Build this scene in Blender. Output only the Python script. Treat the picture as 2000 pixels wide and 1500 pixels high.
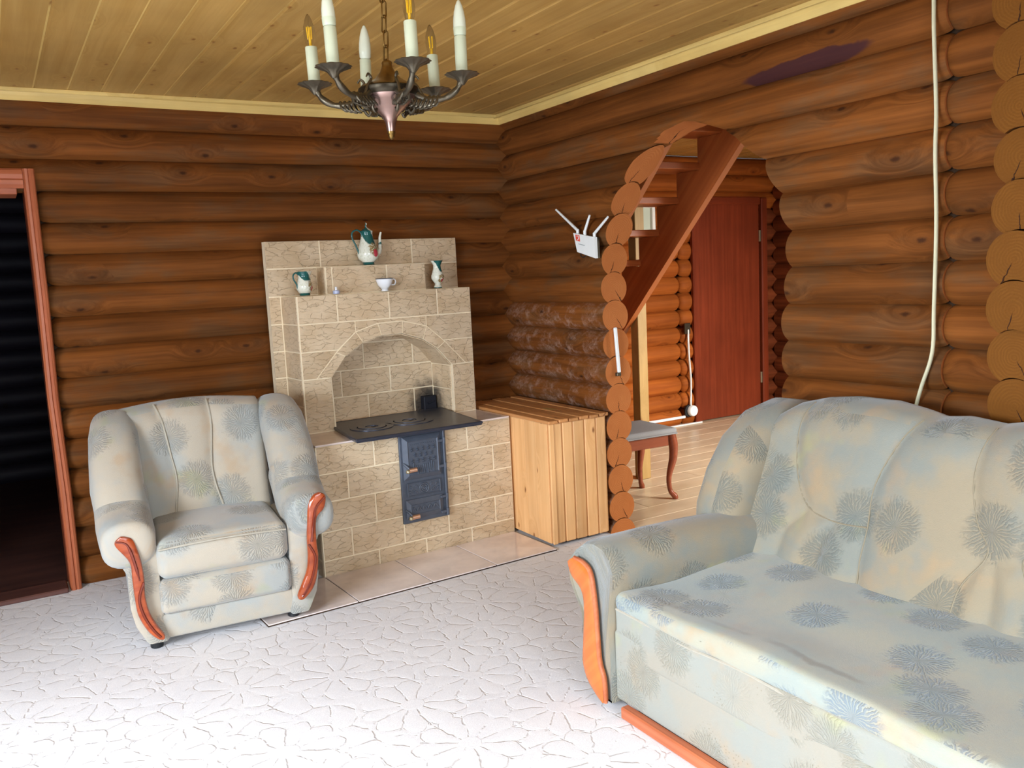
import bpy, bmesh, math, random
from mathutils import Vector, Matrix, noise
random.seed(7)
R = math.radians
for o in list(bpy.data.objects): bpy.data.objects.remove(o, do_unlink=True)
scene = bpy.context.scene
COL = scene.collection

# ------------------------------------------------------------------ camera
def camera():
    yaw, pitch, roll = R(30.6286), R(-7.2845), R(-2.8077)
    f = Vector((math.sin(yaw)*math.cos(pitch), math.cos(yaw)*math.cos(pitch), math.sin(pitch)))
    r = Vector((math.cos(yaw), -math.sin(yaw), 0)); u = r.cross(f)
    r2 = math.cos(roll)*r + math.sin(roll)*u; u2 = -math.sin(roll)*r + math.cos(roll)*u
    cd = bpy.data.cameras.new('camera'); c = bpy.data.objects.new('camera', cd); COL.objects.link(c)
    m = Matrix((r2, u2, -f)).transposed().to_4x4(); m.translation = (-2.9431, -4.9477, 1.5060)
    c.matrix_world = m; cd.sensor_width = 36; cd.lens = 36*1694.9/2000; cd.clip_start = .05
    scene.camera = c
camera()

# ------------------------------------------------------------------ world, daylight, exposure
w = bpy.data.worlds.new('sky'); scene.world = w; w.use_nodes = True
w.node_tree.nodes['Background'].inputs[0].default_value = (.72, .84, 1, 1)
w.node_tree.nodes['Background'].inputs[1].default_value = 1.5
vs = scene.view_settings
vs.view_transform = 'Standard'; vs.look = 'None'; vs.gamma = 1; vs.use_curve_mapping = False
vs.exposure = -0.13

def window_light(name, loc, direction, sx, sy, power, color, spread=150):
    l = bpy.data.lights.new(name, 'AREA'); l.shape = 'RECTANGLE'; l.size = sx; l.size_y = sy
    l.energy = power; l.color = color; l.spread = R(spread)
    o = bpy.data.objects.new(name, l); COL.objects.link(o); o.location = loc
    o.rotation_euler = Vector(direction).to_track_quat('-Z', 'Y').to_euler()
    return o
LX, RY = -5.35, -6.75          # inner faces of the left and rear walls
window_light('daylight_left_window', (LX+.03, -3.8, 1.5), (1, .05, -1.1), 1.9, 1.35, 350, (.80, .90, 1), 140)
window_light('daylight_rear_window', (-2.5, RY+.03, 1.5), (-.1, 1, -.75), 2.3, 1.4, 118, (.81, .91, 1), 140)
window_light('daylight_hall_window', (2.6, -3.05, 1.5), (-.18, 1, -.55), 1.4, 1.3, 90, (1, .97, .90), 95)

# ------------------------------------------------------------------ mesh helpers
def link(o, parent=None, loc=None, rot=None):
    COL.objects.link(o)
    if parent: o.parent = parent
    if loc is not None: o.location = loc
    if rot is not None: o.rotation_euler = rot
    return o
def make_mesh(name, verts, faces, mats, fm=None, smooth=None, uv=None, fix=True):
    me = bpy.data.meshes.new(name)
    me.from_pydata([tuple(v) for v in verts], [], [tuple(f) for f in faces])
    for m in (mats if isinstance(mats, (list, tuple)) else [mats]): me.materials.append(m)
    if fm: me.polygons.foreach_set('material_index', fm)
    if fix:
        bm = bmesh.new(); bm.from_mesh(me); bmesh.ops.recalc_face_normals(bm, faces=bm.faces); bm.to_mesh(me); bm.free()
    if smooth is not None:
        me.polygons.foreach_set('use_smooth', [True]*len(me.polygons))
        me.set_sharp_from_angle(angle=R(smooth))
    if uv:
        lay = me.uv_layers.new(name='UVMap'); ox, oy = random.random()*5, random.random()*5
        if isinstance(uv, tuple):          # (rings, points per ring): unroll along the loft
            nr_, n_ = uv; co = [Vector(v) for v in verts]; su = [0.]; sv_ = [[0.] for _ in range(nr_)]
            for i in range(1, nr_): su.append(su[-1]+max((co[i*n_+j]-co[(i-1)*n_+j]).length for j in range(0, n_, 3)))
            for i in range(nr_):
                for j in range(1, n_+1): sv_[i].append(sv_[i][-1]+(co[i*n_+j % n_]-co[i*n_+j-1]).length)
            for p in me.polygons:
                js = [me.loops[li].vertex_index % n_ for li in p.loop_indices]; wrap = (0 in js and n_-1 in js) and len(js) == 4
                for li in p.loop_indices:
                    vi = me.loops[li].vertex_index; i, j = divmod(vi, n_)
                    if wrap and j == 0: j = n_
                    lay.data[li].uv = (su[i]+ox, sv_[i][j]-sv_[i][-1]/2+oy)
            me.update(); return me
        for p in me.polygons:
            n = p.normal; a = max(range(3), key=lambda i: abs(n[i]))
            i, j = [(1, 2), (0, 2), (0, 1)][a]
            for li in p.loop_indices:
                c = me.vertices[me.loops[li].vertex_index].co
                lay.data[li].uv = (c[i]+ox, c[j]+oy)
    me.update(); return me
def obj(name, verts, faces, mats, parent=None, loc=None, rot=None, **k):
    return link(bpy.data.objects.new(name, make_mesh(name, verts, faces, mats, **k)), parent, loc, rot)
def empty(name, loc=(0, 0, 0), rotz=0):
    o = bpy.data.objects.new(name, None); o.empty_display_size = .05
    return link(o, None, loc, (0, 0, rotz))
def tag(o, label, cat, group=None):
    o['label'] = label; o['category'] = cat
    if group: o['group'] = group
    return o
def struct(o, label=None):
    o['kind'] = 'structure'
    if label: o['label'] = label
    return o
_bc = {}
def cbox(sx, sy, sz, b):
    """box with chamfered edges, centred"""
    h = (sx/2, sy/2, sz/2); b = min(b, .45*min(sx, sy, sz)); V = []; idx = {}
    S = [(i, j, k) for i in (-1, 1) for j in (-1, 1) for k in (-1, 1)]
    for s in S:
        for a in range(3):
            p = [s[t]*(h[t]-(0 if t == a else b)) for t in range(3)]
            idx[s, a] = len(V); V.append(p)
    F = []
    for a in range(3):
        o = [t for t in range(3) if t != a]
        for sg in (-1, 1):
            q = []
            for (p1, p2) in ((-1, -1), (1, -1), (1, 1), (-1, 1)):
                s = [0]*3; s[a] = sg; s[o[0]] = p1; s[o[1]] = p2; q.append(idx[tuple(s), a])
            F.append(q)
        for s1 in (-1, 1):
            for s2 in (-1, 1):
                s = [0]*3; s[o[0]] = s1; s[o[1]] = s2
                sa = list(s); sa[a] = -1; sb = list(s); sb[a] = 1
                F.append([idx[tuple(sa), o[0]], idx[tuple(sb), o[0]], idx[tuple(sb), o[1]], idx[tuple(sa), o[1]]])
    for s in S: F.append([idx[s, 0], idx[s, 1], idx[s, 2]])
    return V, F
def box(name, parent, c, size, mat, b=.003, rot=None, smooth=None):
    key = (name, tuple(round(x, 4) for x in size), mat.name, b)
    if key not in _bc:
        V, F = cbox(*size, b); _bc[key] = make_mesh(name, V, F, mat, smooth=smooth)
    return link(bpy.data.objects.new(name, _bc[key]), parent, c, rot)
def loft(rings, cap=True, closed=True):
    n = len(rings[0]); V = [p for r in rings for p in r]; F = []
    for i in range(len(rings)-1):
        for j in range(n if closed else n-1):
            k = (j+1) % n
            F.append((i*n+j, i*n+k, (i+1)*n+k, (i+1)*n+j))
    if cap:
        F.append(tuple(range(n))[::-1]); F.append(tuple(range((len(rings)-1)*n, len(rings)*n)))
    return V, F
def lathe(prof, n=32, axis_loc=(0, 0, 0), mod=None):
    rings = []
    for i, (r, z) in enumerate(prof):
        ring = []
        for j in range(n):
            a = 2*math.pi*j/n; rr = max(r, 1e-4)*(mod(a, i) if mod else 1)
            ring.append((axis_loc[0]+rr*math.cos(a), axis_loc[1]+rr*math.sin(a), axis_loc[2]+z))
        rings.append(ring)
    return loft(rings)
def frames(pts):
    P = [Vector(p) for p in pts]; T = []
    for i in range(len(P)):
        a = P[max(i-1, 0)]; b = P[min(i+1, len(P)-1)]; T.append((b-a).normalized())
    up = Vector((0, 0, 1)) if abs(T[0].z) < .9 else Vector((1, 0, 0))
    N = [(up-T[0]*up.dot(T[0])).normalized()]
    for i in range(1, len(P)):
        v = N[-1]-T[i]*N[-1].dot(T[i]); N.append(v.normalized())
    return P, T, N
def tube(pts, rad, n=8, flat=1.0, cap=True):
    P, T, N = frames(pts); rings = []
    for i, p in enumerate(P):
        B = T[i].cross(N[i]); r = rad[i] if isinstance(rad, (list, tuple)) else rad
        rings.append([tuple(p+N[i]*(r*math.cos(2*math.pi*j/n))+B*(r*flat*math.sin(2*math.pi*j/n))) for j in range(n)])
    return loft(rings, cap)
def spline(pts, k=8):
    P = [Vector(p) for p in pts]; out = []
    for i in range(len(P)-1):
        p0, p1, p2, p3 = P[max(i-1, 0)], P[i], P[i+1], P[min(i+2, len(P)-1)]
        for t in range(k):
            t /= k
            out.append(.5*((2*p1)+(p2-p0)*t+(2*p0-5*p1+4*p2-p3)*t*t+(3*p1-p0-3*p2+p3)*t**3))
    out.append(P[-1]); return out
def merge(*vf):
    V = []; F = []
    for v, f in vf:
        o = len(V); V += [tuple(x) for x in v]; F += [tuple(i+o for i in q) for q in f]
    return V, F
def prism(poly, d0, d1, m):
    """polygon in 2D extruded; m(a, b, d) -> xyz"""
    n = len(poly)
    V = [m(a, b, d0) for a, b in poly]+[m(a, b, d1) for a, b in poly]
    F = [tuple(range(n))[::-1], tuple(range(n, 2*n))]+[(i, (i+1) % n, n+(i+1) % n, n+i) for i in range(n)]
    return V, F
def rbox(size, r, n=10, puff=(0, 0, 0)):
    """softly rounded, puffed cushion block, centred"""
    hx, hy, hz = [s/2 for s in size]; V = []; F = []; ids = {}
    def pt(x, y, z):
        key = (round(x, 5), round(y, 5), round(z, 5))
        if key in ids: return ids[key]
        p = Vector((x*hx, y*hy, z*hz))
        q = Vector((max(-hx+r, min(hx-r, p.x)), max(-hy+r, min(hy-r, p.y)), max(-hz+r, min(hz-r, p.z))))
        d = p-q
        if d.length > 1e-9:
            m = max(abs(d.x), abs(d.y), abs(d.z)); p = q+d.normalized()*min(r, m)
        p.x += math.copysign(1, x)*puff[0]*(1-y*y)*(1-z*z)*abs(x)
        p.y += math.copysign(1, y)*puff[1]*(1-x*x)*(1-z*z)*abs(y)
        p.z += math.copysign(1, z)*puff[2]*(1-x*x)*(1-y*y)*abs(z)
        ids[key] = len(V); V.append(p); return ids[key]
    g = []
    for s, h in ((0, hx), (1, hy), (2, hz)):
        e = r/h; k = 4
        g.append([-1+e*i/k for i in range(k)]+[-1+e+(2-2*e)*i/n for i in range(n+1)]+[1-e+e*(i+1)/k for i in range(k)])
    for a in range(3):
        o = [t for t in range(3) if t != a]
        for sg in (-1, 1):
            A, B = g[o[0]], g[o[1]]
            for i in range(len(A)-1):
                for j in range(len(B)-1):
                    q = []
                    for (ii, jj) in ((i, j), (i+1, j), (i+1, j+1), (i, j+1)):
                        c = [0]*3; c[a] = sg; c[o[0]] = A[ii]; c[o[1]] = B[jj]; q.append(pt(*c))
                    if len(set(q)) >= 3: F.append(tuple(dict.fromkeys(q)))
    return V, F
def lerp_tab(tab, x):
    if x <= tab[0][0]: return tab[0][1]
    for (a, b), (c, d) in zip(tab, tab[1:]):
        if x <= c: return b+(d-b)*(x-a)/(c-a)
    return tab[-1][1]

# ------------------------------------------------------------------ materials
class G:
    def __init__(s, name):
        s.m = bpy.data.materials.new(name); s.m.use_nodes = True; s.t = s.m.node_tree
        s.b = s.t.nodes['Principled BSDF']
    def n(s, typ, out=0, props=None, **ins):
        nd = s.t.nodes.new(typ)
        for k, v in (props or {}).items(): setattr(nd, k, v)
        for k, v in ins.items():
            key = int(k[1:]) if k[0] == 'i' and k[1:].isdigit() else k.replace('_', ' ')
            s.set(nd.inputs[key], v)
        return nd.outputs[out]
    def set(s, sock, v):
        if hasattr(v, 'is_output'): s.t.links.new(v, sock)
        else:
            if isinstance(v, (tuple, list)) and len(v) == 3 and sock.type == 'RGBA': v = (*v, 1)
            sock.default_value = v
    def math(s, op, a, b=0, c=0, clamp=False):
        return s.n('ShaderNodeMath', props={'operation': op, 'use_clamp': clamp}, i0=a, i1=b, i2=c)
    def vmath(s, op, a, b=(0, 0, 0), out=0): 
        return s.n('ShaderNodeVectorMath', out=out, props={'operation': op}, i0=a, i1=b)
    def step(s, x, a, b):   # smoothstep a->b gives 0->1
        return s.n('ShaderNodeMapRange', props={'interpolation_type': 'SMOOTHSTEP'}, Value=x, From_Min=a, From_Max=b, To_Min=0., To_Max=1.) if a < b else \
            s.n('ShaderNodeMapRange', props={'interpolation_type': 'SMOOTHSTEP'}, Value=x, From_Min=b, From_Max=a, To_Min=1., To_Max=0.)
    def mix(s, f, a, b, mode='MIX'):
        nd = s.t.nodes.new('ShaderNodeMix'); nd.data_type = 'RGBA'; nd.blend_type = mode
        s.set(nd.inputs[0], f); s.set(nd.inputs[6], a); s.set(nd.inputs[7], b); return nd.outputs[2]
    def noise(s, v, scale, detail=4, rough=.55, dist=0., out=0):
        return s.n('ShaderNodeTexNoise', out=out, Vector=v, Scale=scale, Detail=detail, Roughness=rough, Distortion=dist)
    def bump(s, h, strength, dist, normal=None):
        k = dict(Strength=strength, Distance=dist, Height=h)
        if normal is not None: k['Normal'] = normal
        return s.n('ShaderNodeBump', **k)
    def done(s, color, rough=.6, normal=None, spec=.35, metal=0):
        s.set(s.b.inputs['Base Color'], color); s.set(s.b.inputs['Roughness'], rough)
        s.set(s.b.inputs['Specular IOR Level'], spec); s.set(s.b.inputs['Metallic'], metal)
        if normal is not None: s.set(s.b.inputs['Normal'], normal)
        return s.m
    def obj(s): return s.n('ShaderNodeTexCoord', out=3)
    def rand(s): return s.n('ShaderNodeObjectInfo', out=5)
def srgb(r, g, b):
    f = lambda c: (c/255/12.92) if c/255 < .04045 else ((c/255+.055)/1.055)**2.4
    return (f(r), f(g), f(b))

def wood(name, light, dark, knot=(.05, .02, .01), rough=.5, grain=22., kscale=3.2, kamount=.55, vary=.35, spec=.35, stain=None, ksize=1., weather=0., cyl=False):
    g = G(name); p0 = g.obj(); rd = g.rand()
    sx_ = g.n('ShaderNodeSeparateXYZ', i0=p0); py_, pz_ = sx_.node.outputs[1], sx_.node.outputs[2]
    around = g.math('MULTIPLY', g.math('ARCTAN2', py_, pz_), .09) if cyl else g.math('ADD', py_, pz_)
    p2 = g.n('ShaderNodeCombineXYZ', X=sx_, Y=around, Z=0.)
    off = g.n('ShaderNodeCombineXYZ', X=g.math('MULTIPLY', rd, 53.), Y=g.math('MULTIPLY', rd, 17.), Z=g.math('MULTIPLY', rd, 29.))
    p = g.vmath('ADD', p2, off)
    kv = g.vmath('MULTIPLY', p, (kscale, kscale*2., 0))
    vor = g.t.nodes.new('ShaderNodeTexVoronoi'); vor.voronoi_dimensions = '2D'; g.set(vor.inputs['Vector'], kv); vor.inputs['Scale'].default_value = 1.
    kd = vor.outputs['Distance']; kr = g.n('ShaderNodeSeparateColor', i0=vor.outputs['Color'])
    has = g.step(kr, 1-kamount-.02, 1-kamount)
    near = g.math('MULTIPLY', g.step(kd, .5*ksize, .0), has)
    core = g.math('MULTIPLY', g.step(g.math('ADD', kd, g.math('MULTIPLY', g.noise(p, 60, 2), .05)), .12*ksize, .05*ksize), has)
    gv = g.vmath('MULTIPLY', p, (1.1, grain, grain))
    bend = g.n('ShaderNodeCombineXYZ', X=0., Y=g.math('MULTIPLY', near, 2.2), Z=g.math('MULTIPLY', near, 1.6))
    gv = g.vmath('ADD', gv, bend)
    gr = g.noise(gv, 1., 5, .62, .35)
    blot = g.noise(p, 2.2, 3, .5)
    col = g.mix(g.step(gr, .22, .80), dark, light)
    hsv = g.n('ShaderNodeHueSaturation', Hue=.5, Saturation=1.0,
              Value=g.math('ADD', g.math('MULTIPLY', blot, .7), g.math('ADD', .65-vary*.5, g.math('MULTIPLY', rd, vary))), Color=col)
    if weather:
        grey = g.n('ShaderNodeHueSaturation', Saturation=.88, Value=.78, Hue=.512, Color=hsv)
        hsv = g.mix(g.math('MULTIPLY', g.step(g.noise(g.vmath('MULTIPLY', p, (1, 3, 3)), 2.6, 4, .6), .46, .66), weather), hsv, grey)
    col = g.mix(g.math('MULTIPLY', near, .35), hsv, dark)
    col = g.mix(g.math('MULTIPLY', core, .88), col, knot)
    if stain:
        col = stain(g, p0, col)
    nm = g.bump(g.math('ADD', gr, g.math('MULTIPLY', core, .8)), .25, .004)
    return g.done(col, rough, nm, spec)

def chalk_scuffs(g, p0, col):
    n1 = g.noise(g.vmath('MULTIPLY', p0, (1, 1.6, 1.6)), 9, 5, .7); n2 = g.noise(p0, 34, 4, .7)
    m = g.math('MULTIPLY', g.step(n1, .42, .68), g.step(n2, .36, .62))
    return g.mix(g.math('MULTIPLY', m, .38), col, srgb(186, 158, 144))
def purple_stain(g, p0, col):
    s = g.n('ShaderNodeSeparateXYZ', i0=p0); x = s; z = s.node.outputs[2]; y = s.node.outputs[1]
    wob = g.math('MULTIPLY', g.math('SUBTRACT', g.noise(p0, 9, 3), .5), .10)
    xx = g.math('DIVIDE', g.math('ADD', g.math('SUBTRACT', x, 2.44), wob), .33)
    zz = g.math('DIVIDE', g.math('ADD', g.math('ADD', z, g.math('MULTIPLY_ADD', x, -.03, .125)), g.math('MULTIPLY', wob, .3)), .034)
    d = g.math('ADD', g.math('MULTIPLY', xx, xx), g.math('MULTIPLY', zz, zz))
    return g.mix(g.math('MULTIPLY', g.step(d, 1.15, .8), .85), col, srgb(62, 34, 40))

M = {}
LOGL, LOGD = srgb(131, 77, 33), srgb(90, 50, 19)
M['log'] = wood('log_wood', LOGL, LOGD, srgb(58, 32, 18), .7, 26, 2.4, .55, .36, weather=.7, ksize=.8, cyl=True, spec=.1)
M['log_stained'] = wood('log_wood_with_purple_stain', LOGL, LOGD, srgb(58, 32, 18), .7, 26, 2.4, .42, .0, stain=purple_stain, ksize=.75, cyl=True, spec=.1)
M['log_chalky'] = wood('log_wood_with_chalk_scuffs', LOGL, LOGD, srgb(58, 32, 18), .7, 26, 2.4, .42, .36, weather=.7, stain=chalk_scuffs, ksize=.75, cyl=True, spec=.1)
M['log_hall'] = wood('hall_log_wood', srgb(168, 92, 36), srgb(130, 64, 22), srgb(96, 48, 20), .65, 22, 2.6, .42, .25, ksize=.75, cyl=True, spec=.12)
M['log_red_shade'] = wood('reddish_shaded_log_wood', srgb(116, 56, 28), srgb(84, 38, 18), srgb(58, 28, 16), .7, 26, 2.4, .42, .3, ksize=.75, cyl=True, spec=.1)  # hall logs again, with the shade beside the door put into the colour
M['log_dark'] = wood('dark_room_log_wood', srgb(40, 34, 44), srgb(32, 28, 38), srgb(30, 20, 18), .6)  # near-black tint: the gloom of the unlit room is put into the colour
M['ceiling'] = wood('ceiling_pine', srgb(192, 154, 90), srgb(172, 132, 68), srgb(136, 84, 36), .42, 30, 3.2, .6, .10, ksize=.8)
M['pine'] = wood('box_pine', srgb(230, 182, 128), srgb(212, 158, 102), srgb(130, 76, 38), .45, 24, 3., .45, .22, ksize=.8)
M['lid'] = wood('lid_pine', srgb(204, 146, 92), srgb(182, 124, 74), srgb(110, 62, 32), .45, 24, 3., .4, .2, ksize=.8)
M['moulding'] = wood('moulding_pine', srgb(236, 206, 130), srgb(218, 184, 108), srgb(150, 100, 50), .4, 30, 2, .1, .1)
M['red_wood'] = wood('door_frame_wood', srgb(192, 112, 76), srgb(166, 88, 56), srgb(110, 54, 34), .4, 30, 1.2, .15, .1)
M['stair'] = wood('stair_pine', srgb(196, 112, 58), srgb(164, 84, 40), srgb(100, 46, 24), .35, 16, 1.8, .45, .1)
M['post'] = wood('post_pine', srgb(186, 150, 92), srgb(166, 130, 72), srgb(140, 92, 46), .45, 18, 1.8, .3, .1)
M['laminate'] = wood('laminate_floor', srgb(226, 206, 176), srgb(210, 186, 152), srgb(150, 108, 70), .3, 14, 1.2, .1, .05, spec=.5)
M['door_leaf'] = wood('door_veneer', srgb(128, 54, 30), srgb(106, 42, 21), srgb(110, 50, 30), .35, 30, 1., .05, .05)
M['orange_wood'] = wood('varnished_trim', srgb(200, 112, 52), srgb(182, 96, 42), srgb(150, 70, 28), .22, 24, 1.5, .05, .06, spec=.6)
M['red_trim'] = wood('carved_trim', srgb(176, 82, 40), srgb(140, 56, 26), srgb(90, 30, 16), .2, 24, 1.5, .05, .06, spec=.6)
M['stool_wood'] = wood('stool_wood', srgb(150, 78, 50), srgb(120, 58, 36), srgb(70, 30, 18), .3, 24, 1.5, .05, .06)
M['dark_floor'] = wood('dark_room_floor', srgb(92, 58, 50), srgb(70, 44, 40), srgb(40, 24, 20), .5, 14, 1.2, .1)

def end_grain(name, c1, c2):
    g = G(name); p = g.obj(); rd = g.rand()
    s = g.n('ShaderNodeSeparateXYZ', i0=p); y = s.node.outputs[1]; z = s.node.outputs[2]
    q = g.n('ShaderNodeCombineXYZ', X=g.math('MULTIPLY', rd, 9.), Y=y, Z=z)
    d = g.math('ADD', g.vmath('LENGTH', g.n('ShaderNodeCombineXYZ', X=0., Y=y, Z=z), out=1), g.math('MULTIPLY', g.noise(q, 16, 3), .025))
    ring = g.math('SINE', g.math('MULTIPLY', d, 620.))
    ang = g.math('ARCTAN2', z, y)
    a0 = g.math('ADD', -1.57, g.math('MULTIPLY', g.math('SUBTRACT', rd, .5), 1.3))
    da = g.math('ABSOLUTE', g.math('SUBTRACT', g.math('ADD', ang, g.math('MULTIPLY', g.math('SUBTRACT', g.noise(q, 50, 2), .5), .3)), a0))
    crack = g.math('MULTIPLY', g.step(g.math('MULTIPLY', da, d), .0035, .001), g.step(d, .018, .04))
    col = g.mix(g.math('MULTIPLY', g.step(ring, -.6, .9), .7), c2, c1)
    col = g.mix(g.step(g.noise(q, 11, 4), .35, .7), col, c2)
    col = g.mix(crack, col, srgb(48, 26, 16))
    return g.done(col, .65, g.bump(g.math('SUBTRACT', g.noise(q, 130, 2), g.math('MULTIPLY', crack, 2.)), .3, .004), .1)
M['end'] = end_grain('log_end_grain', srgb(190, 120, 68), srgb(176, 105, 56))
M['end_pale'] = end_grain('pale_log_end_grain', srgb(118, 74, 26), srgb(108, 66, 22))

def plain(name, c, rough=.5, spec=.4, metal=0, var=.08, vs_=30., bump=0., bdist=.002):
    g = G(name); p = g.obj(); nz = g.noise(p, vs_, 4)
    hsv = g.n('ShaderNodeHueSaturation', Value=g.math('ADD', 1-var, g.math('MULTIPLY', nz, 2*var)), Color=(*c, 1))
    return g.done(hsv, rough, g.bump(nz, bump, bdist) if bump else None, spec, metal)
M['dark_red'] = plain('dark_red_varnish', srgb(112, 40, 22), .2, .6, 0, .15)
M['moss'] = plain('moss_packing', srgb(58, 42, 30), .9, .1, bump=.6, bdist=.01)
M['grout'] = plain('tile_grout', srgb(236, 220, 190), .8, .2)
M['iron'] = plain('cast_iron', srgb(84, 91, 104), .42, .5, .25, .2, 40, .3)
M['iron_top'] = plain('cast_iron_plate', srgb(66, 70, 84), .34, .5, .5, .3, 14, .15)
M['copper'] = plain('coiled_copper', srgb(214, 170, 142), .3, .5, .8)
M['soot'] = plain('sooty_iron', srgb(30, 32, 42), .6, .4, .3)
M['brass'] = plain('dark_bronze', srgb(120, 92, 48), .32, .5, .9, .3, 30)
M['bronze'] = plain('antique_bronze', srgb(92, 84, 70), .36, .5, .85, .35, 60, .4)
M['bronze_dark'] = plain('blackened_bronze', srgb(54, 46, 34), .35, .5, .8, .3, 40)
M['pewter'] = plain('rosy_bronze', srgb(150, 122, 112), .3, .5, .9, .15, 20)
M['candle'] = plain('candle_sleeve_plastic', srgb(192, 198, 172), .4, .4, 0, .03)
M['plastic'] = plain('white_plastic', srgb(236, 240, 240), .4, .4, 0, .03)
M['cable'] = plain('cream_cable', srgb(226, 222, 188), .45, .4, 0, .06)
M['black'] = plain('black_plastic', srgb(26, 28, 32), .5, .4)
M['red_print'] = plain('red_print', srgb(226, 84, 68), .4, .3, 0, .02)
M['grey_print'] = plain('grey_print', srgb(170, 178, 180), .5, .3, 0, .02)
M['window_white'] = plain('window_frame_white', srgb(240, 240, 238), .4)
M['pane'] = plain('pale_window_pane', srgb(200, 210, 196), .1, .5, 0, .05, 4)
M['steel'] = plain('hinge_steel', srgb(190, 180, 150), .3, .5, .8)
M['burlap'] = plain('stool_cloth', srgb(150, 150, 152), .9, .1, 0, .2, 220, .5)
M['frosted'] = plain('frosted_bulb', srgb(208, 212, 192), .25, .5, 0, .02)
M['amber'] = plain('amber_filament', srgb(250, 196, 40), .3, .5, 0, .02)
M['white_ceramic'] = plain('white_porcelain', srgb(236, 240, 246), .15, .5, 0, .02)
M['lilac'] = plain('lilac_plastic', srgb(190, 200, 236), .25, .5, 0, .03)
M['dark_rim'] = plain('dark_rim_glaze', srgb(70, 82, 96), .2, .5)
M['green_glaze'] = plain('green_glaze', srgb(38, 92, 90), .15, .5, 0, .15, 60)
M['frame_dark'] = plain('dark_window_seal', srgb(60, 62, 66), .5)
def glass(name):
    m = bpy.data.materials.new(name); m.use_nodes = True; b = m.node_tree.nodes['Principled BSDF']
    b.inputs['Transmission Weight'].default_value = 1; b.inputs['Roughness'].default_value = .02; b.inputs['IOR'].default_value = 1.1
    nz = m.node_tree.nodes.new('ShaderNodeTexNoise'); rp = m.node_tree.nodes.new('ShaderNodeMapRange')
    rp.inputs['To Min'].default_value = .01; rp.inputs['To Max'].default_value = .04
    m.node_tree.links.new(nz.outputs[0], rp.inputs['Value']); m.node_tree.links.new(rp.outputs[0], b.inputs['Roughness'])
    return m
M['glass'] = glass('clear_bulb_glass')

def tile_mat():
    g = G('slate_look_tile'); p0 = g.obj(); rd = g.rand()
    off = g.n('ShaderNodeCombineXYZ', X=g.math('MULTIPLY', rd, 31.), Y=g.math('MULTIPLY', rd, 7.), Z=g.math('MULTIPLY', rd, 19.))
    p = g.vmath('ADD', p0, off)
    pd = g.vmath('ADD', p, g.vmath('MULTIPLY', g.vmath('SUBTRACT', g.noise(p, 26, 4, .6, out=1), (.5, .5, .5)), (.035, .035, .035)))
    v = g.t.nodes.new('ShaderNodeTexVoronoi'); g.set(v.inputs['Vector'], g.vmath('MULTIPLY', pd, (1., 1., 2.6))); v.inputs['Scale'].default_value = 14
    h = g.n('ShaderNodeSeparateColor', i0=v.outputs['Color'])
    lam = g.noise(g.vmath('MULTIPLY', p, (1, 1, 7)), 24, 4, .6)
    hh = g.math('ADD', h, g.math('MULTIPLY', lam, .35))
    base = g.mix(g.step(g.noise(p, 7, 4), .3, .75), srgb(212, 190, 160), srgb(196, 170, 136))
    base = g.n('ShaderNodeHueSaturation', Value=g.math('MULTIPLY_ADD', rd, .12, .94), Color=base)
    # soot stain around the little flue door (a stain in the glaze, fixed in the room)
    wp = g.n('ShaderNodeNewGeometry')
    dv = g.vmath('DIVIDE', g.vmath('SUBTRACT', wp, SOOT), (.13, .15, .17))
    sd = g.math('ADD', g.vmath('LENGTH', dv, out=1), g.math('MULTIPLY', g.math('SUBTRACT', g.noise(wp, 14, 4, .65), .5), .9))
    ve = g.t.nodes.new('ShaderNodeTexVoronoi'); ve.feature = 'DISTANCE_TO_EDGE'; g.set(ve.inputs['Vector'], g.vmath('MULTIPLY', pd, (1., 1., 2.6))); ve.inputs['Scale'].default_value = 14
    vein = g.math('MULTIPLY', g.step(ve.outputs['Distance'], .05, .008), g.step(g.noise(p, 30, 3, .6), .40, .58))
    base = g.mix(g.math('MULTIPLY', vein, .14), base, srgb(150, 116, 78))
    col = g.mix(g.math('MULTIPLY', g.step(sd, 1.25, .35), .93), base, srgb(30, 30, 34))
    return g.done(col, .42, g.bump(g.math('SUBTRACT', hh, g.math('MULTIPLY', vein, .4)), .75, .010), .4)
TH = R(2.604); FO = Vector((-.456, -.693, 0))
def fpw(s, v, z): return (FO.x+math.cos(TH)*s-math.sin(TH)*v, FO.y+math.sin(TH)*s+math.cos(TH)*v, z)
SOOT = fpw(-.215, .585, .735)
M['tile'] = tile_mat()
def gloss_tile():
    g = G('glazed_floor_tile'); p = g.vmath('ADD', g.obj(), g.n('ShaderNodeCombineXYZ', X=g.math('MULTIPLY', g.rand(), 40.), Y=0., Z=0.))
    col = g.mix(g.step(g.noise(p, 6, 5, .6), .35, .7), srgb(232, 218, 212), srgb(214, 200, 196))
    return g.done(col, .13, None, .55)
M['gloss'] = gloss_tile()

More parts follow.
